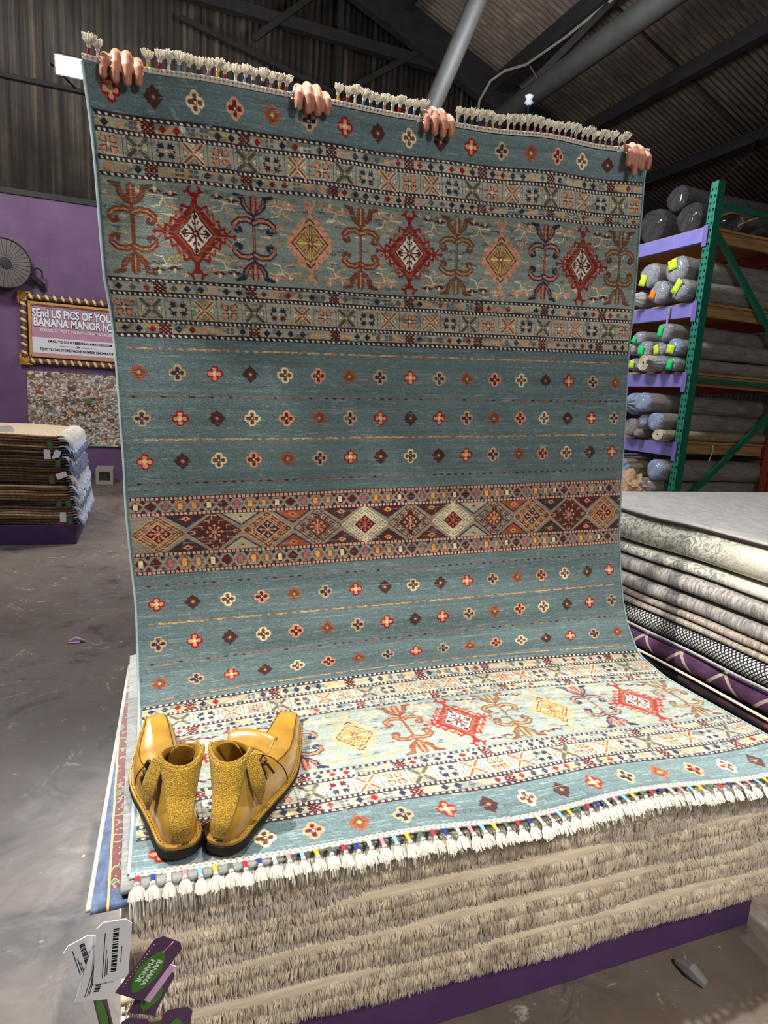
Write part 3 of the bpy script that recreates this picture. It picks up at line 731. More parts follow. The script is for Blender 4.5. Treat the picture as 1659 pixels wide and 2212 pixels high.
def fringe(mb, x0, x1, y, z, n, ln, out, seed, off, rad=.0016, clump=.35):
    r = random.Random(seed)
    for i in range(n):
        x = x0+(x1-x0)*(i+r.random())/n; dy, dz = off(x)
        cl = math.sin(x*70+seed)*.5+math.sin(x*173+seed*2)*.5
        l = ln*(.75+.4*r.random())*(1+.2*cl*clump); sx = .012*cl*clump*2+r.uniform(-.005, .005); o = out*(.6+.6*r.random())
        p0 = Vector((x, y+dy+.004, z+dz)); p1 = p0+Vector((sx*.3, -o*.7, -l*.28)); p2 = p0+Vector((sx*.8, -o, -l*.68)); p3 = p0+Vector((sx, -o*.85, -l))
        mb.tube([p0, p1, p2, p3], [rad, rad*1.15, rad, rad*.5], 3, cap=False)
def streaky(name, c0, c1, rough=.95, sc=(5, 60, 60), bumpy=.5):
    n = NM(name, rough, .15, sheen=.2)
    n.color(n.ramp(n.noise(2, 6, .65, n.map(sc)), [(.35, lin(c0)), (.65, lin(c1))])); n.bump(n.noise(260, 3), bumpy, .003); return n.m
MAT['pile_beige'] = streaky('beige_rug_pile', (206, 190, 166), (234, 219, 196))
MAT['pile_taupe'] = streaky('taupe_rug_pile', (192, 176, 152), (224, 208, 182))
MAT['pile_grey'] = streaky('pale_grey_rug', (104, 107, 108), (136, 137, 134))
MAT['pile_white'] = streaky('white_rug', (140, 140, 137), (166, 164, 158))
# blue bordered rug: stripes by distance from its left side
n = NM('blue_border_rug', .6, .4, coat=.2); X = n.xyz()
d = X[0]
m1 = n.ramp(n.noise(60, 4, .6, n.map((1, .6, 1))), [(.35, lin((26, 38, 66))), (.65, lin((62, 84, 118)))])
m2 = n.ramp(n.voro(95), [(.25, lin((92, 20, 28))), (.62, lin((66, 16, 26))), (.68, lin((150, 128, 92))), (.8, lin((36, 86, 66)))])
fr = n.math('GREATER_THAN', d, .0225)
col = n.mix(fr, m1, m2); gl = n.math('COMPARE', d, .024, .0016)
fy = n.math('LESS_THAN', X[1], .05); col = n.mix(fy, col, m1); col = n.mix(gl, col, lin((206, 160, 90))); n.color(col); n.bump(n.noise(200, 3), .3, .002); MAT['blue_rug'] = n.m

STG = 'rugs in the front stack under the held rug'
base = MB().box(-.04, 1.42, .949, 1.80, 0, .150); tag(base.build('platform', MAT['purple'], smooth=False, bevel=.004), 'low purple platform box carrying the front stack of fringed rugs', 'platform')
def front_rug(z0, z1, x0, yf, pile, fr, label, seed, flen=.042, nfr=760, fr_on=True, fout=.008):
    r = empty('fringed_rug', (x0, yf, z0), 0, label, 'rug', STG)
    L = Vector((x0, yf, z0))
    mb, off = slab_mesh(None, x0, 1.392, yf, 1.80, z0, z1, seed, 70, .0022)
    sk = lambda p: tuple(Vector((p[0], p[1]-.026*(p[0]+.03)*(1 if p[1] < 1.3 else 0), p[2]))-L)
    turn(mb, sk); mb.build('pile', pile, r)
    if fr_on:
        mb = MB(); fringe(mb, x0+.012, 1.388, yf, (z0+z1)/2, nfr, flen, fout, seed, off, .0012, .2)
        fringe(mb, x0+.012, 1.388, yf+.004, (z0+z1)/2+.004, nfr//2, flen*.6, .011, seed+50, off, .0012, .2)
        turn(mb, sk); o = mb.build('fringe', fr, r); o['kind'] = 'stuff'
    return r, off
r, off = front_rug(.483, .498, -.034, .905, MAT['pile_grey'], MAT['white_thread'], 'pale grey rug with bright white fringe, directly below the held rug', 3, .038, 1200, fout=.027)
r2 = empty('rug', (-.075, .878, .467), 0, 'blue bordered rug with narrow red band, peeping out left below the held rug', 'rug')
mb, _ = slab_mesh(None, -.075, 1.39, .890, 1.80, .470, .482, 5, 60, .0022); turn(mb, lambda p: (p[0]+.075+(p[1]-.89)*.05, p[1]-.878+(p[0]+.075)*.04*(p[1] < 1.3), p[2]-.467))
n_ = MAT['blue_rug']
o = mb.build('pile', n_, r2)
for nd in n_.node_tree.nodes:   # pattern is measured in the rug's own frame
    pass
r3 = empty('rug', (-.080, .89, .457), 0, 'white edged rug directly under the blue bordered rug in the front stack', 'rug')
mb, _ = slab_mesh(None, -.084, 1.39, .91, 1.80, .458, .469, 8, 60, .0022); turn(mb, lambda p: (p[0]+.080+(p[1]-.89)*.05, p[1]-.89, p[2]-.457)); mb.build('pile', MAT['pile_white'], r3)
NLY = 11; zt = .457
ORD = ['fourth', 'fifth', 'sixth', 'seventh', 'eighth', 'ninth', 'tenth', 'eleventh', 'twelfth', 'thirteenth', 'fourteenth']
LOOK = [('beige', 'beige_fringe', 'pile_beige'), ('beige and grey', 'grey_fringe', 'pile_beige'), ('sand coloured', 'beige_fringe', 'pile_taupe')]
for i in range(NLY):
    t = (zt-.152)/NLY; z1 = zt-i*t; z0 = z1-t*.93; lk = LOOK[i % 3 if i != 1 else 1]
    front_rug(z0, z1, -.028+.012*math.sin(i*1.7), .905+.0015*i+.006*math.sin(i*2.1), MAT[lk[2]], MAT[lk[1]], '%s fringed rug, %s from the top of the front stack' % (lk[0], ORD[i]), 20+i, .027+.005*math.sin(i*2.3), 1300)

# price tags at the left corner of the front stack
MAT['card_white'] = plain('white_card', (230, 230, 232), .6, .3, .03, 20)
MAT['card_purple'] = plain('purple_card', (92, 62, 92), .55, .3, .15, 25)
MAT['card_pink'] = plain('pink_card_back', (212, 172, 206), .6, .3, .06, 25)
MAT['leaf'] = plain('leaf_green_print', (74, 126, 52), .5, .3, .22, 60)
MAT['ink'] = plain('black_ink', (26, 26, 28), .7, .2, .05)
MAT['ink_white'] = plain('white_ink', (226, 232, 222), .7, .2, .05)
def text_mesh(name, body, size, mat, parent, loc, rot=(0, 0, 0), ext=.0004, off=0.0, align='LEFT', sx=1.0):
    c = bpy.data.curves.new(name, 'FONT'); c.body = body; c.size = size; c.extrude = ext; c.offset = off; c.align_x = align; c.resolution_u = 3
    t = bpy.data.objects.new(name, c); COL.objects.link(t)
    dg = bpy.context.evaluated_depsgraph_get(); me = bpy.data.meshes.new_from_object(t.evaluated_get(dg)); bpy.data.objects.remove(t); bpy.data.curves.remove(c)
    me.materials.clear(); me.materials.append(mat); o = bpy.data.objects.new(name, me); COL.objects.link(o); o.parent = parent; o.location = loc; o.rotation_euler = rot; o.scale = (sx, 1, 1)
    return o
def leaf_poly(cx, cy, a, b, n=14):
    P = []
    for s in (1, -1):
        for i in range(n):
            t = i/n if s > 0 else 1-i/n
            P.append((cx-a+2*a*t, cy+s*b*math.sin(PI*t)**.8*(1 if s > 0 else 1)))
    return P
def card(name, loc, ang, w_, h_, kind, label, tilt=0, lean=0, group=None, small=False):
    """hanging card; local x across, y up, z towards the viewer"""
    r = empty(name, loc, 0, label, 'tag', group)
    r.rotation_euler = (Matrix.Rotation(tilt, 3, 'Z') @ Matrix.Rotation(PI/2+lean, 3, 'X') @ Matrix.Rotation(ang, 3, 'Z')).to_euler()
    c = .18*w_
    P = [(-w_/2, 0), (w_/2, 0), (w_/2, h_-c), (w_/2-c, h_), (-w_/2+c, h_), (-w_/2, h_-c)]
    n = len(P); mb = MB().add([(x, y, -.0006) for x, y in P]+[(x, y, .0006) for x, y in P], [tuple(range(n))[::-1], tuple(range(n, 2*n))]+[(i, (i+1) % n, n+(i+1) % n, n+i) for i in range(n)])
    mb.build('card', MAT['card_white'] if kind == 'w' else MAT['card_purple'], r, smooth=False)
    if not small or kind != 'w':
        if kind == 'w':
            mb = MB(); rr = random.Random(int(loc[2]*1000)); y = h_*.16
            while y < h_*.86:
                t = rr.choice((.0012, .0022, .0032))*h_/.09; mb.box(-w_*.02, w_*.14, y, y+t, .0006, .0010); y += t+rr.choice((.0010, .0018))*h_/.09
            for k, (xx, ya, yb) in enumerate(((-.14, .12, .40), (-.19, .10, .55), (-.26, .08, .82), (.24, .30, .56))): mb.box(w_*xx, w_*xx+.0010, h_*ya, h_*yb, .0006, .0009)
            mb.build('print', MAT['ink'], r, smooth=False)
        else:
            P = leaf_poly(0, 0, h_*.38, w_*.36); n = len(P)
            mb = MB().add([(y, x+h_*.45, .0014) for x, y in P], [tuple(range(n))[::-1]]); 
            lf = mb.build('leaf_print', MAT['leaf'], r, smooth=False)
            if not small:
                MB().tube([(0, h_*.78, .0016), (.002, h_*.90, .002), (.004, h_*.98, .0015)], .0007, 5).build('leaf_stem', MAT['card_pink'], r)
                text_mesh('lettering', 'BANANA', .0105, MAT['ink_white'], lf, (.0015, h_*.45+.022, .0016), (0, 0, -PI/2), .0002, .0002)
                text_mesh('lettering', 'MANOR', .0105, MAT['ink_white'], lf, (-.0085, h_*.45+.019, .0016), (0, 0, -PI/2), .0002, .0002)
                mb = MB()
                for k in range(14): mb.box(-w_*.42, -w_*.42+.0012, h_*.12+k*h_*.055, h_*.12+k*h_*.055+.0013, .0006, .001)
                mb.build('dotted_line', MAT['ink_white'], r, smooth=False)
                MB().box(w_*.5-.0005, w_*.5+.012, 0, h_*.62, -.0035, -.0020).build('folded_back', MAT['card_pink'], r, smooth=False)
    return r
TG = 'tags at the left corner of the front stack'
card('price_tag', (-.072, .848, .374), math.radians(-16), .045, .088, 'w', 'white price tag behind the barcode tag, lowest and leftmost at the stack corner', .1, 0, TG)
card('price_tag', (-.0745, .850, .420), math.radians(12), .042, .060, 'w', 'white tag half hidden behind the big barcode tag', .2, 0, TG)
card('price_tag', (-.046, .842, .405), math.radians(-4), .046, .098, 'w', 'large white price tag with a barcode hanging at the left stack corner', 0, 0, TG)
card('brand_tag', (-.022, .840, .372), math.radians(-36), .046, .100, 'p', 'purple tag with a green leaf and white lettering at the stack corner', 0, 0, TG)
card('brand_tag', (-.006, .858, .318), math.radians(-26), .040, .075, 'p', 'dark tag with green leaf hidden just below the lettered purple tag', 0, 0, TG, True)
card('brand_tag', (-.050, .850, .300), math.radians(20), .036, .080, 'p', 'purple tag seen edge-on at the outer left corner below the barcode tag', -.9, 0, TG, True)
card('brand_tag', (-.040, .842, .255), math.radians(-22), .042, .080, 'p', 'purple tag with green leaf at the bottom left corner of the picture', 0, 0, TG, True)
card('brand_tag', (.035, .852, .232), math.radians(-8), .044, .085, 'p', 'dark tag with green leaf low under the fringe, right of the other tags', 0, 0, TG, True)

# ------------------------------------------------------------------ right stack: rugs folded over, long side towards us
def rs_rug(z0, z1, mat, label, seed, x=1.70, y0=.25, y1=2.30, nm='rug', edge=None, wob=.003):
    r = empty(nm, (x, y0, z0), 0, label, 'rug', 'rugs in the stack right of the held rug')
    mb, off = slab_mesh(None, y0, y1, x, 3.15, z0, z1, seed, 80, wob)
    turn(mb, lambda p: (p[1]-x, p[0]-y0, p[2]-z0)); mb.f = [f[::-1] for f in mb.f]; o = mb.build('pile', mat, r)
    if edge:
        P = []; 
        for i in range(50):
            yy = y0+(y1-y0)*i/49; dy, dz = off(yy); P.append((dy-.001, yy-y0, .002+dz))
        MB().tube(P, .0042, 6).build('bound_edge', edge, r)
    return r
def floral(name):
    n = NM(name, .9, .15, sheen=.3); v = n.map((1, 1, 1)); w1 = n.N.new('ShaderNodeTexNoise'); n.t.links.new(v, w1.inputs['Vector']); w1.inputs['Scale'].default_value = 9
    vv = n.mix(.25, v, w1.outputs['Color'], 'ADD')
    f = n.voro(26, vv, 'DISTANCE_TO_EDGE'); g = n.noise(19, 3, .5, dist=3.2)
    mk = n.ramp(g, [(.47, (0, 0, 0)), (.50, (1, 1, 1)), (.62, (1, 1, 1)), (.65, (.2, .2, .2))]); mk2 = n.ramp(f, [(.03, (1, 1, 1)), (.08, (0, 0, 0))])
    far = n.ramp(n.math('MULTIPLY', n.xyz()[1], .5), [(.54, (0, 0, 0)), (.60, (1, 1, 1))])
    cream = n.ramp(n.noise(3, 4), [(.3, lin((204, 200, 182))), (.7, lin((222, 218, 202)))])
    pat = n.mix(mk, lin((138, 138, 128)), cream); pat = n.mix(mk2, pat, lin((186, 183, 166)))
    soft = n.mix(n.ramp(n.noise(26, 4, .6, dist=2), [(.5, (0, 0, 0)), (.56, (.35, .35, .35)), (.60, (0, 0, 0))]), cream, lin((150, 144, 118)))
    n.color(n.mix(far, soft, pat)); n.bump(mk, .5, .006); return n.m
MAT['floral'] = floral('cream_carved_floral')
MAT['heather'] = streaky('heathered_grey', (96, 92, 90), (176, 170, 164), sc=(40, 60, 8))
MAT['heather2'] = streaky('heathered_taupe', (110, 100, 92), (178, 166, 152), sc=(40, 60, 8))
n = NM('pale_woven_grey', .92, .15); n.color(n.ramp(n.noise(3, 8, .72, n.map((22, 5, 5), rot=(0, 0, .5))), [(.3, lin((142, 139, 134))), (.55, lin((178, 175, 169))), (.75, lin((192, 189, 182)))])); n.bump(n.noise(180, 3), .4, .003); MAT['top_grey'] = n.m
n = NM('navy_white_check', .9, .15); X = n.xyz()
s = n.math('MULTIPLY', n.math('ADD', X[1], X[2]), 70.0); t = n.math('MULTIPLY', n.math('SUBTRACT', X[1], X[2]), 70.0)
ck = n.math('MULTIPLY', n.math('GREATER_THAN', n.math('FRACT', s), .38), n.math('GREATER_THAN', n.math('FRACT', t), .38)); n.color(n.mix(ck, lin((34, 36, 52)), lin((186, 182, 170)))); MAT['check'] = n.m
n = NM('purple_zigzag', .9, .15); X = n.xyz()
tri = n.math('PINGPONG', n.math('ADD', X[1], 0), .085); zz = n.math('SUBTRACT', X[2], n.math('MULTIPLY', n.math('SUBTRACT', tri, .03), 1.0))
ln_ = n.math('COMPARE', zz, .012, .007); n.color(n.mix(ln_, n.ramp(n.noise(20, 4), [(.3, lin((58, 36, 60))), (.7, lin((84, 54, 82)))]), lin((158, 144, 128)))); MAT['zigzag'] = n.m
n = NM('dark_tribal', .9, .15); X = n.xyz(); bx = n.N.new('ShaderNodeTexWhiteNoise'); bx.noise_dimensions = '2D'
n.t.links.new(n.comb(n.math('FLOOR', n.math('MULTIPLY', X[1], 18.0)), n.math('FLOOR', n.math('MULTIPLY', X[2], 40.0)), 0.0), bx.inputs[0])
n.color(n.ramp(bx.outputs[0], [(0, lin((40, 30, 36))), (.55, lin((58, 44, 46))), (.75, lin((116, 112, 102))), (.85, lin((120, 48, 44))), (.93, lin((150, 130, 92)))], 'CONSTANT')); MAT['tribal'] = n.m
MAT['dark_pile'] = streaky('dark_aubergine_pile', (36, 24, 30), (62, 40, 44))
RS = [(.880, .892, 'top_grey', 'pale grey woven rug lying on top of the stack right of the held rug', 1.715, 'dark_pile'),
      (.770, .878, 'floral', 'cream rug with carved floral relief, folded thickly under the pale grey top rug', 1.695, None),
      (.727, .762, 'floral', 'narrower cream floral fold, second cream layer from the top of the right stack', 1.700, None),
      (.663, .718, 'heather', 'grey heathered rug just below the two cream floral layers', 1.692, None),
      (.603, .653, 'heather', 'grey heathered rug, lower and darker of the two thick grey folds', 1.695, None),
      (.574, .598, 'heather2', 'thin taupe grey rug between grey folds and the checked rug', 1.700, None),
      (.549, .569, 'heather2', 'thin taupe rug lying directly on the navy and white checked rug', 1.696, None),
      (.480, .545, 'check', 'rug in tiny navy and white check with a pale bound edge', 1.690, 'pile_white'),
      (.396, .470, 'zigzag', 'deep purple rug with cream zigzag line under the checked rug', 1.690, 'pile_beige'),
      (.345, .388, 'tribal', 'dark rug with small grey and red blocks, below the purple zigzag rug', 1.696, None),
      (.255, .340, 'dark_pile', 'almost black aubergine rug low in the right stack', 1.70, None),
      (.155, .250, 'dark_pile', 'dark rug at the bottom of the right stack, on the platform', 1.70, None)]
for i, (a, b, m, lb, x, e) in enumerate(RS): rs_rug(a, b, MAT[m], lb, 60+i, x, edge=MAT[e] if e else None, wob=.0022)
tag(MB().box(1.76, 3.10, .30, 2.25, 0, .152).build('platform', MAT['purple'], smooth=False, bevel=.004), 'purple platform box in shadow under the stack right of the held rug', 'platform')

# ------------------------------------------------------------------ left stack by the purple wall
tag(MB().box(-3.0, -.463, 5.20, 6.39, 0, .150).build('platform', MAT['purple'], smooth=False, bevel=.004), 'low purple platform box under the tall rug stack at left', 'platform')
LMS = [streaky('rug_edge_%s' % k, a, b, sc=(30, 30, 30)) for k, a, b in (('walnut', (84, 60, 40), (126, 96, 66)), ('tan', (140, 108, 72), (188, 152, 108)), ('dark', (44, 34, 30), (78, 62, 50)), ('olive', (80, 78, 58), (122, 114, 84)), ('sand', (166, 140, 104), (208, 184, 148)), ('maroon', (70, 44, 40), (104, 66, 56)))]
LLN = ['walnut brown', 'tan', 'dark brown', 'olive', 'sand coloured', 'maroon brown']
MAT['blue_white_fringe'] = plain('bluish_white_fringe', (206, 212, 224), .85, .2, .2, 40)
MAT['fr_slate'] = plain('slate_blue_fringe', (120, 128, 152), .85, .2, .25, 40)
nl = 34; zz0 = .153; th = (.822-.153)/nl; rr = random.Random(5)
def ordw(i): 
    a = ['', 'first', 'second', 'third', 'fourth', 'fifth', 'sixth', 'seventh', 'eighth', 'ninth', 'tenth', 'eleventh', 'twelfth', 'thirteenth', 'fourteenth', 'fifteenth', 'sixteenth', 'seventeenth', 'eighteenth', 'nineteenth']
    t_ = {2: 'twent', 3: 'thirt'}
    if i < 20: return a[i]
    return t_[i//10]+'ieth' if i % 10 == 0 else t_[i//10]+'y-'+a[i % 10]
ki = [0]
for i in range(nl):
    z0 = zz0+i*th+.002; f = i/(nl-1); k = rr.choice([0, 1, 2, 0, 3, 1, 4, 5, 0]) if i < nl-1 else 4
    xe = -.475-.10*f**1.5+rr.uniform(-.012, .006); yf = 5.205+rr.uniform(-.01, .012)
    pos = 'topmost' if i == nl-1 else ('lowest' if i == 0 else ordw(nl-i)+' from the top')
    r = empty('rug', (xe, yf, z0), 0, '%s rug edge in the tall left stack, %s' % (LLN[k], pos), 'rug', 'rugs in the tall stack by the purple wall')
    mb, off = slab_mesh(None, -2.95, xe, yf, 6.36-.06*f+rr.uniform(-.02, .02), z0, z0+th*.90, 100+i, 40, .0035)
    turn(mb, lambda p: (p[0]-xe, p[1]-yf, p[2]-z0)); mb.build('pile', LMS[k], r)
    # fringe on the right end
    mb = MB(); q = random.Random(200+i)
    nfr = 150
    for s in range(nfr):
        y = (6.3-yf)*(s+q.random())/nfr; l = .035+.05*q.random()+(.05 if i > 26 else .015)*f; c = math.sin(y*25+i*1.7)
        mb.tube([(-.004, y, th*.5), (l*.4, y+c*.01, th*.6), (l*.75, y+c*.02, th*.3-l*.25), (l*.8, y+c*.024, -l*.55)], [.004, .005, .0045, .002], 3, cap=False)
    o = mb.build('fringe', rr.choice([MAT['blue_white_fringe'], MAT['blue_white_fringe'], MAT['grey_fringe'], MAT['fr_slate'], MAT['blue_white_fringe'], MAT['fr_slate'], MAT['white_thread']]), r); o['kind'] = 'stuff'
LT = [(-.622, .750, 'p', 0, 'small tag with green leaf hanging highest at the corner of the left stack'), (-.640, .682, 'w', .05, 'white tag, left one of the pair under the highest leaf tag'), (-.592, .680, 'w', -.35, 'white tilted tag, right one of the pair under the highest leaf tag'),
      (-.573, .622, 'p', 0, 'small tag with green leaf, second leaf tag from the top of the left stack'), (-.585, .551, 'w', -1.2, 'white tag lying almost flat in the middle of the left stack corner'), (-.614, .500, 'p', .1, 'small tag with green leaf below the flat white tag, middle of the stack'),
      (-.578, .317, 'p', -.1, 'left of two leaf tags side by side low on the left stack'), (-.507, .320, 'p', .15, 'right of two leaf tags side by side low on the left stack'), (-.550, .215, 'w', 0, 'white rounded tag low on the left stack, left of the lowest leaf tag'), (-.505, .185, 'p', 0, 'lowest leaf tag, at the bottom corner above the purple platform')]
for x, z, k, a, lb in LT: card('brand_tag' if k == 'p' else 'price_tag', (x, 5.165, z-.035), a, .042, .072, k, lb, 0, 0, 'tags on the left stack', True)
card('price_tag', (-.915, 5.26, .826), .1, .11, .045, 'w', 'white card standing on top of the left stack at the picture edge', 0, 0, None, True)

# ------------------------------------------------------------------ pallet rack with wrapped rugs
RX, RY = 4.20, 4.13
def upright(y, label):
    r = empty('rack_upright', (RX, y, 0), 0, label, 'rack frame')
    for nm, x, m in (('front_post', 0, MAT['green']), ('rear_post', 1.06, MAT['orange'])):
        mb = MB(); t = .003; w_ = .076; d_ = .070
        mb.box(x, x+t, -w_/2, w_/2, 0, 3.055); mb.box(x, x+d_, -w_/2, -w_/2+t, 0, 3.055); mb.box(x, x+d_, w_/2-t, w_/2, 0, 3.055)
        if nm == 'front_post':
            mb.cm = 1; z = .1
            while z < 3.03:
                for s in (-1, 1): mb.add([(-.0012, s*.017+a, z+b) for a, b in ((-.006, .009), (0, .013), (.006, .009), (.004, -.009), (-.004, -.009))], [(0, 1, 2, 3, 4), (4, 3, 2, 1, 0)])
                z += .0508
        mb.build(nm, [m, MAT['hole']], r, smooth=False)
    def bar(nm, x0, z0, x1, z1, w_=.035):
        p, q = Vector((x0, 0, z0)), Vector((x1, 0, z1)); t = (q-p).normalized(); u = Vector((-t.z, 0, t.x))*w_/2; e = Vector((0, .017, 0))
        vs = [c+a+b for c in (p, q) for a, b in ((-u, -e), (u, -e), (u, e), (-u, e))]
        MB().add(vs, [(3, 2, 1, 0), (4, 5, 6, 7), (0, 1, 5, 4), (1, 2, 6, 5), (2, 3, 7, 6), (3, 0, 4, 7)]).build(nm, MAT['green'], r, smooth=False)
    bar('horizontal_brace', .068, 2.885, 1.06, 2.885); bar('horizontal_brace', .068, 1.545, 1.06, 1.545, .03); bar('horizontal_brace', .068, .25, 1.06, .25)
    bar('diagonal_brace', .07, 2.70, 1.06, 1.80, .042); bar('diagonal_brace', 1.06, 1.34, .20, .56, .042)
    MB().box(-.02, .09, -.06, .06, 0, .008).build('foot_plate', MAT['green'], r, smooth=False)
    return r
upright(RY, 'green perforated rack post frame with braces, right edge of the picture')
upright(RY+2.72, 'far green rack frame behind the held rug')
SH = [(2.725, 'top'), (2.148, 'second'), (1.585, 'third'), (1.010, 'lowest')]
for i, (z, nm) in enumerate(SH):
    b = empty('rack_beam', (RX-.008, RY+.04, z), 0, 'lilac steel beam of the %s rack shelf, facing the aisle' % nm, 'beam', 'lilac front beams of the rack')
    MB().box(0, .05, 0, 2.64, -.112, 0).build('beam', MAT['lilac'], b, smooth=False, bevel=.003)
    MB().box(-.004, 0.0, -.045, 0.0, -.15, .012).build('end_plate', plain('lilac_end_plate', (112, 98, 158), .5, .4, .1) if i == 0 else bpy.data.materials['lilac_end_plate'], b, smooth=False)
    tag(MB().box(RX+1.07, RX+1.12, RY+.04, RY+2.68, z-.112, z-.002).build('rack_beam', MAT['orange'], smooth=False), 'rust orange rear beam of the %s rack shelf' % nm, 'beam', 'orange rear beams of the rack')
    d = empty('shelf_deck', (RX+.045, RY+.05, z), 0, 'bare plywood deck of the %s rack shelf' % nm, 'shelf board', 'plywood decks of the rack')
    MB().box(0, 1.04, 0, 2.62, .001, .020).build('plywood_sheet', MAT['wood'], d, smooth=False, bevel=.002)
    for k in range(3): MB().box(.01, 1.02, .02+k*1.2, .06+k*1.2, -.088, 0).build('joist', MAT['wood'], d, smooth=False)
# plastic wrapped rolls
def wrap_mat(name, c0, c1, rough=.38):
    n = NM(name, rough, .45, coat=.35); n.color(n.ramp(n.noise(5, 6, .6, n.map((1, 3, 3))), [(.3, lin(c0)), (.7, lin(c1))])); n.bump(n.noise(16, 6, .65, n.map((1, 2.5, 2.5)), dist=1.5), .9, .035); return n.m
MAT['wrap'] = wrap_mat('grey_plastic_wrap', (156, 147, 138), (200, 191, 180)); MAT['wrap_end'] = wrap_mat('crumpled_plastic_end', (158, 160, 164), (214, 216, 220), .28)
MAT['wrap_cream'] = wrap_mat('cream_wrap', (178, 160, 124), (206, 190, 154)); MAT['wrap_blue'] = wrap_mat('bluish_plastic_end', (156, 176, 212), (206, 220, 240), .28)
PAPER = {'yellow': plain('yellow_green_paper', (206, 226, 62), .7, .2, .05), 'green': plain('green_paper', (40, 208, 108), .7, .2, .05), 'orange': plain('orange_paper', (240, 138, 30), .7, .2, .05)}
def roll(y, z, r, paper, end, label, x0=4.12, ln=1.9, sq=1.0, kind='bulge', gp=None, mat='wrap', seed=0):
    r *= 1.05; o = empty('wrapped_rug_roll', (x0, y, z), 0, label, 'rolled rug', gp); q = random.Random(seed); N = 26; rings = []
    def ring(x, k, c=.03, tw=0, dz=0):
        return [(x, math.cos(a+tw)*r*k*(1+c*math.sin(3*a+x*7+seed)+c*.6*math.sin(7*a-x*11)), math.sin(a+tw)*r*k*sq*(1+c*math.sin(3*a+x*7+seed)+c*.6*math.sin(7*a-x*11))+dz) for a in [2*PI*i/N for i in range(N)]]
    nx = 22
    for i in range(nx+1): rings.append(ring(.03+ln*i/nx, 1+.015*math.sin(i*2.1+seed)))
    MB().rings(rings, True, False, True).build('wrapped_roll', MAT[mat], o)
    mb = MB()
    if kind == 'bulge':
        mb.rings([ring(.035, 1.0), ring(.015, .97, .04), ring(-.005, .86, .07), ring(-.018, .62, .10), ring(-.022, .30, .12), ring(-.020, .05, .1)], True, False, True)
        mb.build('plastic_end', MAT[end], o)
    elif kind == 'gather':
        st = lambda x, k, a_: [(x+.010*math.sin(9*a), math.cos(a)*r*k*(1+a_*math.sin(9*a+seed)), math.sin(a)*r*k*sq*(1+a_*math.sin(9*a+seed))) for a in [2*PI*i/54 for i in range(54)]]
        mb.rings([st(.04, 1.0, .01), st(.015, .93, .03), st(-.02, .68, .07), st(-.05, .36, .14), st(-.075, .14, .2), st(-.10, .20, .25), st(-.12, .24, .3)], True, False, False)
        mb.build('gathered_plastic', MAT[end], o)
    elif kind == 'spiral':
        mb.rings([ring(.03, 1.0), ring(.0, 1.0)], True, False, False); P = []
        for i in range(150):
            a = i*.21; k = .16+.80*i/150; P.append((-.002, math.cos(a)*r*k, math.sin(a)*r*k*sq))
        mb.tube(P, .0055, 6); mb.rings([ring(.012, .98), ring(.012, .12)], True, False, False); mb.build('rolled_end', MAT['pile_taupe'], o)
    if paper:
        ty, tz, tr, tw_, th_ = paper[1:]; tw_ *= 1.1; th_ *= 1.1; c = math.cos(tr); s = math.sin(tr); vs = []
        for j in range(4):
            for i in range(4):
                u = (i/3-.5)*tw_; v = (j/3-.5)*th_; vs.append((-.031+.006*math.sin(i*2+j), (u*c-v*s)+ty, (u*s+v*c)+tz))
        MB().add(vs, [(j*4+i, j*4+i+1, (j+1)*4+i+1, (j+1)*4+i) for j in range(3) for i in range(3)]).build('paper_note', PAPER[paper[0]], o, solid=.001)
    return o
g2, g3, g4 = 'wrapped rolls on the second rack shelf', 'wrapped rolls on the third rack shelf', 'wrapped rolls on the lowest rack shelf'
roll(4.640, 2.420, .098, ('yellow', .03, -.045, .3, .07, .085), 'wrap_end', 'wrapped roll with crumpled yellow note, upper left on the second rack shelf', gp=g2, seed=1)
roll(4.335, 2.420, .103, ('yellow', .015, .035, -.2, .085, .075), 'wrap_end', 'big wrapped roll with yellow note, highest on the second rack shelf', gp=g2, seed=2)
roll(4.500, 2.262, .092, ('orange', .035, -.02, .4, .06, .06), 'wrap_end', 'wrapped roll with a small orange note', gp=g2, seed=3, kind='bulge')
roll(4.262, 2.254, .084, ('yellow', .005, .02, .6, .062, .11), 'wrap_end', 'wrapped roll with slanting yellow note beside the green post, second shelf', gp=g2, seed=4)
roll(4.735, 2.232, .062, None, 'white_thread', 'small roll with gathered whitish plastic at the rug edge, second shelf', gp=g2, seed=5, kind='gather')
roll(4.375, 1.925, .072, ('green', .01, .0, .2, .05, .085), 'wrap_end', 'wrapped roll with green note, highest in the middle of the third shelf', gp=g3, seed=6)
roll(4.665, 1.895, .056, ('green', .02, -.02, .5, .05, .05), 'wrap_end', 'small wrapped roll with green note nearest the held rug, third shelf', gp=g3, seed=7)
roll(4.585, 1.790, .072, ('green', .0, -.01, .2, .065, .07), 'wrap_end', 'wrapped roll with crumpled round green note left of the centre, third shelf', gp=g3, seed=8)
roll(4.400, 1.782, .058, ('yellow', .005, -.005, -.25, .055, .07), 'wrap_end', 'wrapped roll with upright yellow note in the middle of the third shelf', gp=g3, seed=9)
roll(4.245, 1.795, .068, ('yellow', .0, -.02, .2, .075, .065), 'wrap_blue', 'bluish wrapped roll with yellow note beside the green post, third shelf', gp=g3, seed=10)
roll(4.735, 1.800, .050, ('yellow', .0, 0, .1, .03, .07), 'wrap_end', 'roll half hidden by the held rug with yellow note, upper third shelf', gp=g3, seed=11)
roll(4.515, 1.672, .066, None, 'wrap_end', 'unwrapped brown roll showing its spiral end, bottom of the third shelf', gp=g3, seed=12, kind='spiral', mat='pile_taupe', x0=4.08)
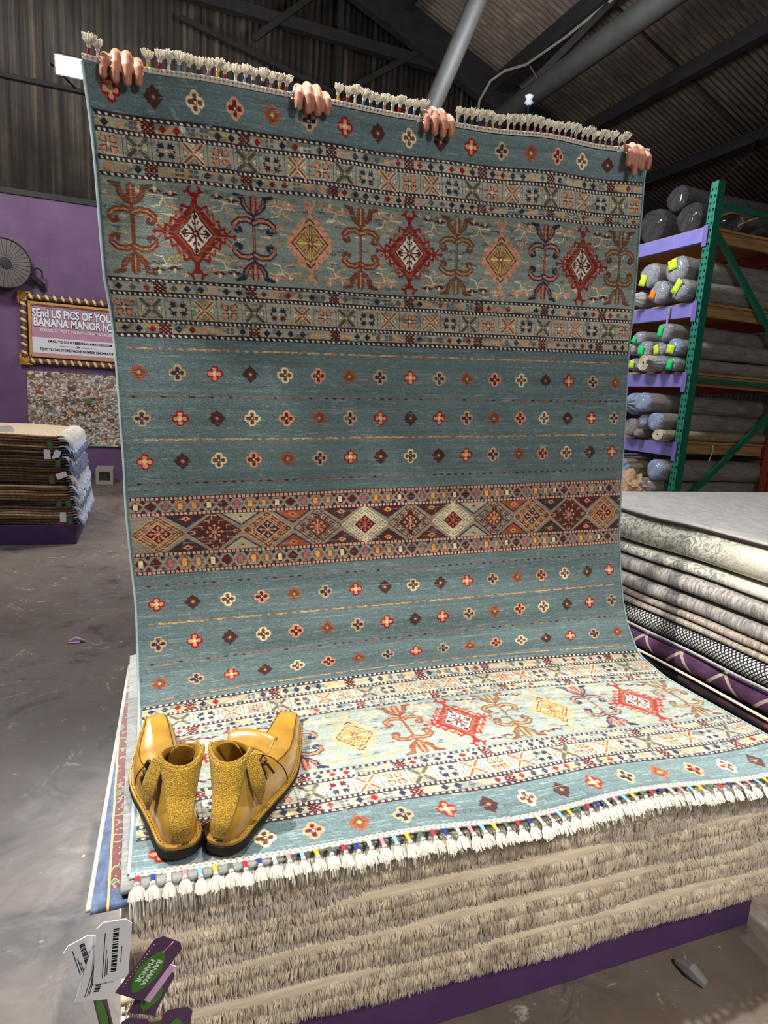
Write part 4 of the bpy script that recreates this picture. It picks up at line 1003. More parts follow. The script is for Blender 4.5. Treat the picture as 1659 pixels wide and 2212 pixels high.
roll(4.365, 1.668, .062, None, 'wrap_end', 'roll with pale gathered plastic end, bottom of the third shelf', gp=g3, seed=13, kind='gather', x0=4.10)
roll(4.232, 1.660, .054, ('green', .0, -.01, .2, .055, .075), 'wrap_end', 'wrapped roll with torn green note at the bottom beside the green post', gp=g3, seed=14)
roll(4.690, 1.662, .056, ('yellow', -.01, 0, .1, .06, .06), 'wrap_end', 'roll with yellow green note at the bottom left of the third shelf', gp=g3, seed=15)
roll(4.445, 1.332, .080, None, 'wrap_blue', 'wrapped roll with bluish white round end, upper row of the lowest shelf', gp=g4, seed=16, x0=4.05)
roll(4.640, 1.320, .094, None, 'wrap_blue', 'thick roll with loosely gathered plastic behind the bluish round end', gp=g4, seed=17, kind='gather')
roll(4.320, 1.178, .074, None, 'wrap_blue', 'wrapped roll with bluish end in the second row of the lowest shelf', gp=g4, seed=18, x0=4.10)
roll(4.465, 1.180, .056, None, 'wrap_blue', 'small roll with bluish end between two larger ones, lowest shelf', gp=g4, seed=19)
roll(4.640, 1.110, .080, None, 'wrap', 'large brownish wrapped roll at the held rug edge, lowest shelf', gp=g4, seed=20)
roll(4.530, 1.066, .036, None, 'wrap', 'thin short roll lying on the beam of the lowest shelf', gp=g4, seed=21)
roll(4.238, 1.072, .058, None, 'wrap_end', 'flattened cream coloured roll with an open end on the lowest shelf', gp=g4, seed=22, sq=.72, mat='wrap_cream', kind='spiral', x0=4.08)
# floor level bay
roll(4.700, .700, .130, None, 'wrap_blue', 'wide cream tube with bluish plastic in its mouth, below the lowest beam', gp=None, seed=23, mat='wrap_cream', x0=4.10)
roll(4.266, .770, .088, None, 'wrap_blue', 'wrapped roll with bluish end beside the green post, below the lowest beam', gp=None, seed=24)
roll(4.36, .59, .10, None, 'wrap', 'dull wrapped roll at the bottom of the rack above the grey rug', gp=None, seed=25)
roll(4.62, .45, .115, None, 'wrap', 'wrapped roll near the floor below the wide cream tube', gp=None, seed=26)
roll(4.30, .39, .10, None, 'wrap', 'wrapped roll near the floor beside the green post', gp=None, seed=27)
roll(4.45, .20, .10, None, 'wrap', 'wrapped roll in the lowest row near the rack foot', gp=None, seed=28)
for k, (y, z) in enumerate(((4.56, .845), (4.60, .868))):
    tag(MB().tube([(4.02, y, z), (5.6, y-.03, z-.006)], .010, 10).build('cardboard_tube', plain('grey_tube_%d' % k, (120, 120, 124), .6, .3)), ('thin grey tube, the %s of two lying over the bottom rolls' % ('lower', 'upper')[k]), 'tube')
fur = MB(); q = random.Random(9)
r_ = empty('sheepskin', (3.98, 4.40, .60), 0, 'crumpled tan sheepskin bundle in front of the bottom rolls', 'sheepskin')
bm = bmesh.new(); bmesh.ops.create_icosphere(bm, subdivisions=5, radius=1)
from mathutils import noise as mnoise
for v in bm.verts:
    d = 1+.28*mnoise.noise(v.co*2.2)+.16*abs(mnoise.noise(v.co*6))+.05*mnoise.noise(v.co*17); v.co = Vector((v.co.x*.10, v.co.y*.15*1.1, v.co.z*.12*(1.15 if abs(v.co.y) < .5 else .7)))*d
me = bpy.data.meshes.new('wool'); bm.to_mesh(me); bm.free(); me.polygons.foreach_set('use_smooth', [True]*len(me.polygons))
n = NM('tan_wool', .95, .1, sheen=.5); n.color(n.ramp(n.noise(24, 6, .7), [(.3, lin((150, 106, 72))), (.5, lin((206, 164, 124))), (.75, lin((232, 200, 164)))])); n.bump(n.noise(60, 4), 1, .01); me.materials.append(n.m)
o = bpy.data.objects.new('wool', me); COL.objects.link(o); o.parent = r_
# things on top of the rack
MAT['dark_wrap'] = wrap_mat('dark_grey_wrap', (52, 50, 50), (86, 84, 82), .5); MAT['bin_bag'] = wrap_mat('black_plastic_bag', (16, 17, 20), (30, 31, 36), .3)
roll(4.95, 2.92, .145, None, 'dark_wrap', 'thick dark grey roll on top of the rack, left of the post', x0=4.35, ln=1.4, mat='dark_wrap', seed=31)
roll(4.55, 2.90, .125, None, 'dark_wrap', 'dark grey roll on top of the rack right behind the post', x0=4.38, ln=1.6, mat='dark_wrap', seed=32)
roll(4.74, 3.11, .105, None, 'dark_wrap', 'dark grey roll lying highest on top of the rack', x0=4.40, ln=1.6, mat='dark_wrap', seed=33)
g = empty('glass_cloche', (4.52, 4.24, 2.745), 0, 'clear round glass bowl standing on the top rack shelf beside the post', 'glass bowl')
gm = bpy.data.materials.new('clear_glass'); gm.use_nodes = True; b_ = gm.node_tree.nodes['Principled BSDF']; b_.inputs['Transmission Weight'].default_value = 1; b_.inputs['Roughness'].default_value = .02; b_.inputs['IOR'].default_value = 1.3
mb = MB(); mb.rings([[(math.cos(a)*r1, math.sin(a)*r1, z1) for a in [2*PI*i/24 for i in range(24)]] for r1, z1 in ((.06, 0), (.095, .03), (.105, .07), (.09, .11), (.055, .14), (.015, .152))], True, True, True)
mb.build('glass', gm, g)
tag(MB().tube([(4.56, 4.20, 2.80), (4.82, 4.20, 2.90)], .007, 6).build('wooden_stick', MAT['wood']), 'pale wooden stick leaning beside the glass bowl on top of the rack', 'stick')
tag(MB().tube([(4.86, 4.3, 2.79), (4.95, 4.3, 2.82), (5.08, 4.3, 2.80), (5.2, 4.3, 2.78)], [.02, .05, .055, .02], 12).build('plastic_bag', MAT['bin_bag']), 'black plastic bag on the top rack shelf at the picture edge', 'bag')
tag(MB().tube([(4.17, 4.40, 2.14), (4.165, 4.40, 2.05), (4.16, 4.39, 1.99)], .008, 5).build('plastic_strap', MAT['wrap_end']), 'twisted strip of clear plastic hanging over the second lilac beam', 'strap')
tag(MB().tube([(4.62, 4.15, 1.01), (4.625, 4.15, .95), (4.60, 4.15, .86)], .004, 5).build('string', MAT['white_thread']), 'white string dangling from the lowest plywood deck', 'string')

# ------------------------------------------------------------------ purple wall: framed sign, photo board, fan, block
WY = YW-.004
SG = empty('framed_sign', (-1.336, WY-.012, 1.345), 0, 'pink sign asking for pictures in a gold rope-twist frame on the purple wall', 'sign')
Wd, Hd = 1.38, .842
def sgn(mb, nm, mat, parent=SG, **k): return mb.build(nm, mat, parent, **k)
MAT['sign_pink'] = plain('sign_pink', (186, 136, 156), .6, .3, .12, 5); MAT['sign_white'] = plain('sign_white', (222, 218, 222), .6, .3, .03)
MAT['gold'] = plain('carved_gold', (196, 142, 62), .45, .5, .25, 40); MAT['pale_gold'] = plain('pale_gold_rope', (226, 206, 142), .5, .4, .1, 30); MAT['frame_brown'] = plain('brown_frame_paint', (104, 68, 62), .5, .4, .15, 20)
b1 = sgn(MB().box(.13, Wd-.13, -.012, 0, .12, Hd-.11), 'board', MAT['sign_pink'], smooth=False)
sgn(MB().box(.135, Wd-.135, -.0135, -.0122, .155, .335), 'text_panel', MAT['sign_white'], b1, smooth=False)
sgn(MB().box(.13, Wd-.13, -.014, -.0122, Hd-.155, Hd-.150), 'rule', MAT['ink'], b1, smooth=False)
mb = MB()
for a, b, c, d in ((.12, Wd-.12, Hd-.135, Hd-.105), (.12, Wd-.12, .105, .13), (.105, .135, .105, Hd-.105), (Wd-.135, Wd-.105, .105, Hd-.105)): mb.box(a, b, -.035, 0, c, d)
sgn(mb, 'inner_moulding', MAT['gold'], smooth=False, bevel=.004)
rp_ = MB(); bd = MB()
for (x0, z0, x1, z1) in ((.1, Hd-.055, Wd-.1, Hd-.055), (.1, .055, Wd-.1, .055), (.058, .1, .058, Hd-.1), (Wd-.058, .1, Wd-.058, Hd-.1)):
    rp_.tube([(x0, -.03, z0), ((x0+x1)/2, -.03, (z0+z1)/2), (x1, -.03, z1)], .036, 12); Lh = math.hypot(x1-x0, z1-z0); k = int(Lh/.083); dx, dz = (x1-x0)/Lh, (z1-z0)/Lh
    for i in range(k):
        t = (i+.5)/k; cx, cz = x0+(x1-x0)*t, z0+(z1-z0)*t; ax, az = dx*.018-dz*.030, dz*.018-dx*.030
        if dz > .5: ax, az = -.030, .016
        if dx > .5: ax, az = -.016, .030
        bd.tube([(cx+ax, -.045, cz+az), (cx+ax*.5, -.064, cz+az*.5), (cx-ax*.5, -.064, cz-az*.5), (cx-ax, -.045, cz-az)], [.008, .017, .017, .008], 8)
sgn(rp_, 'frame_moulding', MAT['frame_brown']); sgn(bd, 'rope_twist', MAT['pale_gold'])
for cx, cz in ((.055, Hd-.055), (.055, .055), (Wd-.055, Hd-.055), (Wd-.055, .055)):
    mb = MB(); sx = 1 if cx < .5 else -1; sz = 1 if cz < .4 else -1
    for k in range(9):
        a = k/8*PI/2; L = .13 if k in (0, 8) else (.085 if k % 2 else .10)
        ex, ez = math.cos(a)*L*sx, math.sin(a)*L*sz; mb.tube([(cx-sx*.045, -.03, cz-sz*.045), (cx-sx*.04+ex*.6, -.065, cz-sz*.04+ez*.6), (cx-sx*.045+ex, -.04, cz-sz*.045+ez)], [.012, .015, .006], 7)
    mb.box(cx-.05, cx+.05, -.04, 0, cz-.05, cz+.05); sgn(mb, 'corner_leaf', MAT['gold'])
RT = (PI/2, 0, 0)
def sign_text(body, size, x, z, mat, off=.004, outline=True, sx=1.0, dy=0):
    if outline: text_mesh('letter_outline', body, size, MAT['ink'], b1, (x, -.0145, z), RT, .0006, off+.0055, 'LEFT', sx)
    text_mesh('lettering', body, size, mat, b1, (x, -.017, z), RT, .0006, off, 'LEFT', sx)
sign_text('SEnd US PiCS OF YOUR', .128, .145, .572, MAT['card_white'], .0060, True, .70)
sign_text('BANANA MANOR hOME', .128, .155, .468, MAT['card_white'], .0060, True, .70)
sign_text('FOR US TO POST TO INSTAGRAM & FACEBOOK', .046, .225, .405, MAT['card_white'], .001, False, .88)
sign_text('EMAIL TO SCOTT@BANANAMANOR.COM', .040, .300, .285, MAT['ink'], .0008, False, .92)
sign_text('OR', .032, .60, .238, MAT['ink'], .0006, False)
sgn(MB().box(.42, .58, -.016, -.0138, .247, .250).box(.67, .83, -.016, -.0138, .247, .250), 'rule', MAT['ink'], b1, smooth=False)
sign_text('TEXT TO THE STORE PHONE NUMBER 504-344-6718', .040, .215, .188, MAT['ink'], .0008, False, .86)
# photo board
n = NM('photo_collage', .35, .4); X = n.xyz()
u = n.math('MULTIPLY', X[0], 11.5); v = n.math('MULTIPLY', X[2], 16.5)
w1 = n.N.new('ShaderNodeTexWhiteNoise'); w1.noise_dimensions = '2D'; n.t.links.new(n.comb(n.math('FLOOR', u), n.math('FLOOR', v), 0.0), w1.inputs[0])
vec = n.comb(u, v, n.math('MULTIPLY', w1.outputs[0], 9.0))
base = n.ramp(w1.outputs[0], [(0, lin((188, 164, 138))), (.2, lin((206, 196, 182))), (.4, lin((120, 100, 84))), (.55, lin((216, 206, 190))), (.7, lin((168, 128, 96))), (.8, lin((196, 120, 72))), (.86, lin((150, 168, 184))), (.92, lin((222, 214, 204)))], 'CONSTANT')
vo = n.N.new('ShaderNodeTexVoronoi'); n.t.links.new(vec, vo.inputs['Vector']); vo.inputs['Scale'].default_value = 3.2
sub = n.ramp(vo.outputs['Color'], [(.15, lin((40, 34, 34))), (.35, lin((112, 84, 62))), (.55, lin((196, 176, 150))), (.75, lin((236, 228, 214)))], 'CONSTANT')
col = n.mix(.68, base, sub)
lf = n.math('COMPARE', n.math('FLOOR', u), 6.0, .1); n.color(col); MAT['collage'] = n.m
pb = empty('photo_board', (-1.272, WY-.006, .40), 0, 'tall board covered with small room photos below the framed sign', 'photo board')
MB().box(0, 1.40, -.012, 0, .008, .885).build('photo_collage', MAT['collage'], pb, smooth=False)
MB().box(0, 1.40, -.018, 0, 0, .010).build('green_edge', plain('green_trim', (40, 110, 84), .5, .3), pb, smooth=False)
lfm = MB(); P = leaf_poly(.66, .565, .06, .022); lfm.add([(x, -.0135, z) for x, z in P], [tuple(range(len(P)))]); lfm.build('leaf_logo', MAT['leaf'], pb, smooth=False)
# wall fan / drum
fn = empty('wall_fan', (-1.43, WY-.20, 2.44), 0, 'round grey covered wall fan at the left picture edge', 'fan'); Mf = Matrix.Rotation(.35, 4, 'Z') @ Matrix.Rotation(PI/2, 4, 'X')
def circ(r1, z1, n_=48): return [Mf @ Vector((math.cos(a)*r1, math.sin(a)*r1, z1)) for a in [2*PI*i/n_ for i in range(n_)]]
MB().rings([circ(.24, -.06), circ(.272, -.03), circ(.272, .05), circ(.258, .062)], True, True, False).build('drum', MAT['steel_dark'], fn)
MB().rings([circ(.262, .050), circ(.16, .072), circ(.05, .080)], True, False, True).build('cover', plain('dusty_grey_cover', (112, 102, 100), .7, .2, .18, 8), fn)
MB().rings([circ(.062, .078), circ(.058, .095), circ(.02, .10)], True, False, True).build('hub', plain('dark_hub', (50, 38, 44), .5, .3), fn)
mb = MB()
for k in range(30):
    a = 2*PI*k/30; mb.tube([Mf @ Vector((math.cos(a)*.07, math.sin(a)*.07, .082)), Mf @ Vector((math.cos(a)*.25, math.sin(a)*.25, .060))], .0018, 4)
mb.build('spokes', MAT['steel_grey'], fn)
MB().tube([(.22, .05, -.08), (.30, .10, -.12), (.36, .14, -.17), (.36, .18, -.22)], [.02, .03, .035, .03], 10).build('bracket', MAT['steel_dark'], fn)
MB().tube([(.28, .05, -.02), (.33, .05, .0), (.37, .06, -.03), (.37, .08, -.10)], .009, 6).build('cable', MAT['black'], fn)
cb_ = empty('concrete_block', (-.515, YW-.52, 0), 0, 'grey concrete block standing on the floor between stack and held rug', 'concrete block')
mb = MB(); x0, x1, h = 0, .19, .182
def frame_block(mb, y0, y1):
    for a, b, c, d in ((0, .19, 0, .035), (0, .19, .147, .182), (0, .035, .035, .147), (.155, .19, .035, .147)): mb.box(a, b, y0, y1, c, d)
frame_block(mb, 0, .36); mb.box(.03, .16, .16, .20, .03, .15)
mb.build('block', plain('concrete_block_grey', (164, 156, 140), .95, .1, .15, 60, .4), cb_, smooth=False)
tag(MB().box(-.33, -.28, 3.17, 3.20, .0, .006).tube([(-.33, 3.185, .008), (-.30, 3.20, .012), (-.26, 3.18, .008)], [.006, .014, .005], 7).build('paper_scrap', MAT['card_pink']), 'small crumpled scrap of paper lying on the open floor at left', 'scrap')
tag(MB().tube([(1.15, .915, .006), (1.158, .88, .012), (1.165, .845, .006)], [.008, .018, .01], 8).build('paper_scrap', plain('grey_scrap', (130, 126, 122), .8, .2)), 'small grey scrap on the floor just before the front platform', 'scrap')

# ------------------------------------------------------------------ the pair of mustard ankle boots
n = NM('mustard_leather', .28, .5, coat=.6); f = n.noise(14, 6, .6)
n.color(n.ramp(f, [(.3, lin((136, 98, 30))), (.52, lin((158, 118, 38))), (.75, lin((174, 136, 58)))])); n.b.inputs['Coat Roughness'].default_value = .18
n.bump(n.noise(90, 4, .6), .10, .002); MAT['leather'] = n.m
n = NM('mustard_suede', .95, .1, sheen=.15); g_ = n.noise(520, 3, .6)
n.color(n.ramp(g_, [(.36, lin((100, 74, 16))), (.5, lin((142, 110, 30))), (.64, lin((180, 146, 58)))])); n.bump(g_, .9, .003); MAT['suede'] = n.m
n = NM('matte_mustard_leather', .6, .3); n.color(n.ramp(n.noise(30, 5, .6), [(.3, lin((132, 96, 30))), (.7, lin((160, 124, 48)))])); n.bump(n.noise(200, 3), .2, .001); MAT['leather_matte'] = n.m
MAT['seam'] = plain('dark_brown_seam', (66, 42, 22), .7, .2); MAT['lace'] = plain('dark_brown_lace', (44, 28, 24), .6, .3, .2, 80); MAT['lining'] = plain('boot_lining', (150, 104, 40), .7, .2, .12, 60)
def interp(tab, s):
    xs = [t[0] for t in tab]
    if s <= xs[0]: return tab[0][1:]
    for a, b in zip(tab[:-1], tab[1:]):
        if s <= b[0]:
            t = (s-a[0])/(b[0]-a[0]); t2 = t*t*(3-2*t)*.5+t*.5
            return tuple(p+(q-p)*t2 for p, q in zip(a[1:], b[1:]))
    return tab[-1][1:]
LB = .368
# s: inner half width, outer half width, centre shift to the outer side, height above the welt
FT = [(0.0, .003, .003, 0, .026), (.003, .0105, .0105, 0, .030), (.010, .0175, .0175, 0, .034), (.022, .0215, .0215, 0, .038), (.040, .0260, .0260, 0, .042), (.065, .0290, .0290, 0, .046), (.10, .0305, .0305, 0, .048), (.15, .031, .032, .001, .052), (.22, .031, .034, .003, .062), (.32, .033, .037, .006, .068), (.42, .036, .041, .010, .062), (.52, .041, .044, .012, .055),
      (.62, .043, .043, .012, .045), (.74, .040, .038, .009, .038), (.86, .034, .031, .004, .034), (.94, .029, .027, .001, .031), (.985, .026, .024, 0, .027), (1.0, .022, .020, 0, .020)]
def spring(s): return .016*max(0, (s-.62)/.38)**2
WZ = .0225                                                      # top of the welt at the heel
def welt_z(s): return .0225-.003*min(1, max(0, (s-.2)/.25))+spring(s)
def make_boot(name, sg, loc, rz, label, right):
    r = empty(name, loc, rz, label, 'boot', 'the pair of mustard ankle boots')
    O = lambda x: x*sg                                         # outer side is sg
    S_ = [0, .003, .010, .022, .040, .065, .09, .13, .18, .24, .30, .36, .42, .48, .54, .60, .66, .72, .78, .84, .89, .93, .96, .985, 1.0]
    def outline(grow, ss=S_):
        L = []; Rr = []
        for s in ss:
            hi, ho, c, h = interp(FT, s); L.append((O(c+ho), s*LB, s)); Rr.append((O(c-hi), s*LB, s))
        P = L+Rr[::-1]; k = len(P); Q = []
        for i in range(k):
            ax, ay, _ = P[i-1]; bx, by, _ = P[(i+1) % k]; tx, ty = bx-ax, by-ay; ln = math.hypot(tx, ty)+1e-9
            Q.append((P[i][0]+O(ty/ln*grow), P[i][1]-O(tx/ln*grow)*1.0, P[i][2]))
        return Q
    def plate(nm, grow, zb, zt_, mat, ss=S_, bevel=0):
        P = outline(grow, ss); k = len(P); mb = MB(); vs = [(x, y, zb(s)) for x, y, s in P]+[(x, y, zt_(s)) for x, y, s in P]; n2 = len(ss)
        fs = [(i, (i+1) % k, k+(i+1) % k, k+i) for i in range(k)]
        for base_, rev in ((0, 1), (k, 0)):
            for i in range(n2-1):
                q = (base_+i, base_+i+1, base_+k-2-i, base_+k-1-i); fs.append(q[::-1] if rev else q)
        if sg < 0: fs = [f_[::-1] for f_ in fs]
        mb.add(vs, fs); return mb.build(nm, mat, r, smooth=False, bevel=bevel)
    plate('outsole', .0075, lambda s: spring(s)*.9+.0+(.0035 if s > .30 else 0), lambda s: welt_z(s)-.007, MAT['black'], bevel=.002)
    plate('heel_block', .0082, lambda s: 0, lambda s: .0145, MAT['black'], [s for s in S_ if s <= .30], bevel=.002)
    plate('welt', .0068, lambda s: welt_z(s)-.007, lambda s: welt_z(s)-.0010, MAT['leather_matte'], bevel=.0012)
    # vamp and quarters, one shell
    def upper(s, th):                                          # th 0..pi from outer to inner over the top
        hi, ho, c, h = interp(FT, s); cx = math.cos(th); sx = math.sin(th); w_ = ho if cx > 0 else hi
        p = .72-.10*min(1, max(0, (s-.36)/.12))
        return Vector((O(c+w_*abs(cx)**p*(1 if cx > 0 else -1)), s*LB, welt_z(s)-.002+h*max(0, sx)**(.80-.18*min(1, max(0, (s-.36)/.2)))))
    rings = []; NT = 28
    for s in [0, .003, .006, .010, .016, .022, .03, .040, .052, .065, .08, .10, .13, .16, .20, .24, .28, .32, .36, .40, .44, .48, .52, .56, .60, .65, .70, .75, .80, .85, .89, .92, .95, .97, .985, .995, 1.0]:
        rings.append([upper(s, PI*j/NT) for j in range(NT+1)])
    mb = MB(); mb.rings(rings, False); mb.add([rings[0][j] for j in range(NT+1)], [tuple(range(NT+1))]); mb.add([rings[-1][j] for j in range(NT+1)], [tuple(range(NT+1))[::-1]])
    if sg > 0: mb.f = [f_[::-1] for f_ in mb.f]
    up = mb.build('upper', MAT['leather'], r, angle=1.2)
    # seams: apron edge, saddle line, stitching along the welt
    mb = MB()
    for th in (.92, PI-.92): mb.tube([upper(s, th+(0.0 if s < .9 else 0))+Vector((0, 0, .0006)) for s in np.linspace(.43, .985, 26)], .0009, 5)
    mb.tube([upper(.43, th)+Vector((0, -.0, .0006)) for th in np.linspace(.92, PI-.92, 18)], .0009, 5)
    mb.tube([upper(.43+.06*((.92-th)/.9), th)+Vector((O(.0006), 0, .0003)) for th in np.linspace(.03, .92, 12)], .0008, 5)
    mb.build('seams', MAT['seam'], up)
    mb = MB()
    for side in (1, -1):
        for k in range(46):
            s0 = .02+.94*k/46; s1 = s0+.011; P = []
            for s in (s0, s1):
                hi, ho, c, h = interp(FT, s); P.append(Vector((O(c+(ho+.0030 if side > 0 else -hi-.0030)), s*LB, welt_z(s)-.0012)))
            mb.tube(P, .0009, 4)
    for k in range(5):
        a = -PI/2-.9+k*.45
        mb.tube([(math.cos(a)*.017, .006+math.sin(a)*.010, WZ-.0012), (math.cos(a+.25)*.017, .006+math.sin(a+.25)*.010, WZ-.0012)], .0009, 4)
    mb.build('stitching', MAT['seam'], up)
    # shaft
    def shaft(z, a, grow=0.0):                                 # a measured from the back, positive to the outer side
        t = (z-.042)/(.126-.042); t = max(-.3, min(1.12, t))
        yb = .006+(.058-.006)*max(0, t)**1.2; yf = .168-(.168-.104)*max(0, t)**.6; rx = .0325-.0010*max(0, t)+.0020*max(0, t-.8)*5
        cy = (yb+yf)/2; ry = (yf-yb)/2
        return Vector((O(math.sin(a)*(rx+grow)+.002-(.021 if right else .013)*max(0, t)), cy-math.cos(a)*(ry+grow), z))
    NA = 40; rings = []
    def top(a): return .1275-.008*math.cos(a)+.004*math.sin(a)**2   # collar dips at the back
    for k in range(9):
        q = k/8; rings.append([shaft(.044+(top(2*PI*i/NA)-.044)*q, 2*PI*i/NA) for i in range(NA)])
    for k, gz in ((0, .0015), (1, 0), (2, -.02), (3, -.075)):
        rings.append([shaft(top(2*PI*i/NA)+gz, 2*PI*i/NA, -.0016 if k == 0 else -.0032) for i in range(NA)])
    mb = MB(); mb.rings(rings, True, False, True)
    if sg < 0: mb.f = [f_[::-1] for f_ in mb.f]
    mb.f = [f_[::-1] for f_ in mb.f]
    sh = mb.build('shaft', MAT['leather_matte'], r, angle=1.4)
    # suede back strap, wide at the collar and narrow at the heel
    rows = []
    for k in range(22):
        q = k/21; wq = .0325-.0225*q; hw = math.asin(min(.985, wq/.033))+.38*max(0, 1-q/.22); row = []
        for j in range(17):
            a = hw*(j/8-1); zt0 = top(a)+.001; z = zt0+(.027-zt0)*q
            p = shaft(z, a, .0030)
            if z < .085:
                u = min(1, (.085-z)/.042); u = u*u*(3-2*u); lx = math.sin(a)*.033; p.y = p.y*(1-u)+(-.0065+lx*lx*16)*u; p.x = p.x*(1-u)+O(lx)*u
            row.append(p)
        rows.append(row)
    mb = MB(); mb.rings(rows, False)
    if sg > 0: mb.f = [f_[::-1] for f_ in mb.f]
    mb.build('back_strap', MAT['suede'], sh, solid=.003)
    # rolled collar edge
    mb = MB(); mb.tube([shaft(top(a)+.001, a, .0005) for a in np.linspace(-1.85, 1.85, 40)], .0030, 8); mb.build('collar_edge', MAT['suede'], sh)
    # long leaf-shaped side flap on the outer side
    rows = []; a0 = 1.30
    for k in range(16):
        q = k/15; wv = .0110+.003*math.sin(q*PI*.9) if q < .55 else .0135*max(0.04, (1-(q-.55)/.45))**.75; ctr = shaft(.1300-.084*q, a0, .006+.010*math.sin(PI*q)+.006*q)+Vector((0, .004, 0)); row = []
        for j in range(7):
            u = j/3-1; row.append(ctr+Vector((O(.72*u*wv-.002*u*u), u*wv*.68+.004*q, 0)))
        rows.append(row)
    mb = MB(); mb.rings(rows, False); mb.build('side_flap', MAT['suede'], sh, solid=.0026, sub=1)
    # tongue and inner parts
    rows = []
    for k in range(10):
        q = k/9; ctr = shaft(.075+.066*q, PI, -.006-.004*q); rows.append([ctr+Vector((u*(.024-.004*q), -.010*u*u, -.004*u*u)) for u in (-1, -.5, 0, .5, 1)])
    mb = MB(); mb.rings(rows, False); mb.build('tongue', MAT['leather_matte'], sh, solid=.0025, sub=1)
    if right:      # wide cuff folded forward over the instep
        rows = []
        for k in range(14):
            q = k/13; an = -1.15+q*2.5; cy = .104; R_ = .036; row = []
            for j in range(9):
                u = j/4-1; xw = .038+.006*math.sin(PI*q); sx = u*xw+.004
                yy = cy+R_*1.25*(q**.8)-.006*u*u*(1-q); zz = .124+.024*math.sin(min(1, q*1.25)*PI*.72)-.018*q*q-.007*u*u
                row.append(Vector((O(sx), yy, zz)))
            rows.append(row)
        mb = MB(); mb.rings(rows, False); mb.build('folded_cuff', MAT['leather'], sh, solid=.0028, sub=1)
        mb = MB(); b0 = shaft(.100, 1.95, .008)
        mb.tube([b0, b0+Vector((O(.006), .012, .012)), b0+Vector((O(.012), .014, .002)), b0+Vector((O(.006), .008, -.008)), b0], .0018, 6)
        mb.tube([b0, b0+Vector((O(.010), .004, -.008)), b0+Vector((O(.016), .004, -.028))], .0020, 6); mb.tube([b0, b0+Vector((O(.014), .012, -.004)), b0+Vector((O(.026), .016, -.022))], .0020, 6)
    else:          # open collar ears with an eyelet and the lace knot hanging outside
        rows = []
        for k in range(10):
            q = k/9; ctr = shaft(.106+.034*q, -2.35, .001+.004*q); rows.append([ctr+Vector((O(-.004*u*u), u*(.020-.010*q), -.006*u*u)) for u in (-1, -.5, 0, .5, 1)])
        mb = MB(); mb.rings(rows, False); mb.build('collar_ear', MAT['leather_matte'], sh, solid=.0028, sub=1)
        mb = MB(); b0 = shaft(.104, 1.75, .012)
        for dx, dy, dz in ((.004, .002, .018), (.010, -.004, -.004), (.006, -.012, -.020), (.012, .004, -.030), (.002, -.006, -.036)):
            mb.tube([b0, b0+Vector((O(dx*.7+.004), dy*.6+.004, dz*.5)), b0+Vector((O(dx), dy, dz))], [.0045, .0058, .0036], 7)
        mb.tube([b0, shaft(.108, 2.2, .008), shaft(.110, 2.6, .002)], .0024, 6)
        mb.tube([shaft(.110, 2.6, .002), shaft(.115, PI, .004), shaft(.112, -2.7, .003)], .0022, 6)
    mb.build('laces', MAT['lace'], sh)
    return r
RUGZ = .5105
make_boot('ankle_boot', -1, (.055, .938, RUGZ), math.radians(5.0), 'left mustard ankle boot, its toe pointing straight back along the rug edge', False)
make_boot('ankle_boot', 1, (.115, .930, RUGZ), math.radians(-29.5), 'right mustard ankle boot with a folded cuff, its toe pointing right', True)

# ------------------------------------------------------------------ the two people behind the rug, only their hands showing
n = NM('skin', .5, .4); n.b.inputs['Subsurface Weight'].default_value = .12; n.b.inputs['Subsurface Radius'].default_value = (.012, .005, .003)
n.color(n.ramp(n.noise(40, 5, .6), [(.3, lin((158, 102, 80))), (.7, lin((192, 134, 108)))])); n.bump(n.noise(300, 3), .12, .001); MAT['skin'] = n.m
MAT['nail'] = plain('fingernail', (226, 182, 164), .3, .5, .04)
def hand_parts(mb, E, sx, spread=1.0, long_index=False, s=1.0):
    """fingers hooked over the rug edge at E; sx = +1 when the thumb is towards +x; returns the wrist point"""
    lens = [(-1.5, .82), (-.5, .97), (.5, 1.0), (1.5, .86)]         # little .. index
    tips = []
    for k, (o_, l_) in enumerate(lens):
        x = o_*.0196*sx*spread; fan = o_*.0022*sx; r0 = .0093 if k else .0082
        dz = -.004*abs(o_); ext = .016 if (long_index and k == 2) else 0
        P = [(x*.96, .052, -.034), (x, .034, .004+dz*.3), (x+fan*.3, .020, .026*l_+dz*.4), (x+fan*.6, .002, .037*l_+dz), (x+fan, -.012, .026*l_+dz), (x+fan*1.2, -.0195, .006), (x+fan*1.3, -.0205, -.012*l_-ext*.6), (x+fan*1.2, -.0185, -.026*l_-ext)]
        R_ = [.0105, r0*1.10, r0*1.05, r0*1.14, r0*1.0, r0*1.04, r0*.98, r0*.90]
        mb.tube([E+Vector(p)*s for p in P], [q*s for q in R_], 12)
        mb.tube([E+Vector(P[-1])*s, E+(Vector(P[-1])+Vector((0, .002, -.004)))*s], [r0*.90*s, r0*.45*s], 12)
        tips.append((E+Vector(P[-1])*s, r0))
    wr = Vector((-.006*sx, .066, -.112))
    for o_ in (-1.5, -.5, .5, 1.5): mb.tube([E+Vector((o_*.0188*sx, .050, -.028))*s, E+Vector((o_*.016*sx, .058, -.068))*s, E+(wr+Vector((o_*.010*sx, 0, 0)))*s], [.0125*s, .0150*s, .0150*s], 10)
    mb.tube([E+(wr+Vector((.016*sx, -.002, .014)))*s, E+Vector((.040*sx, .046, -.066))*s, E+Vector((.044*sx, .030, -.040))*s, E+Vector((.032*sx, .020, -.020))*s], [.017*s, .0135*s, .0110*s, .0085*s], 12)
    return E+wr*s, tips
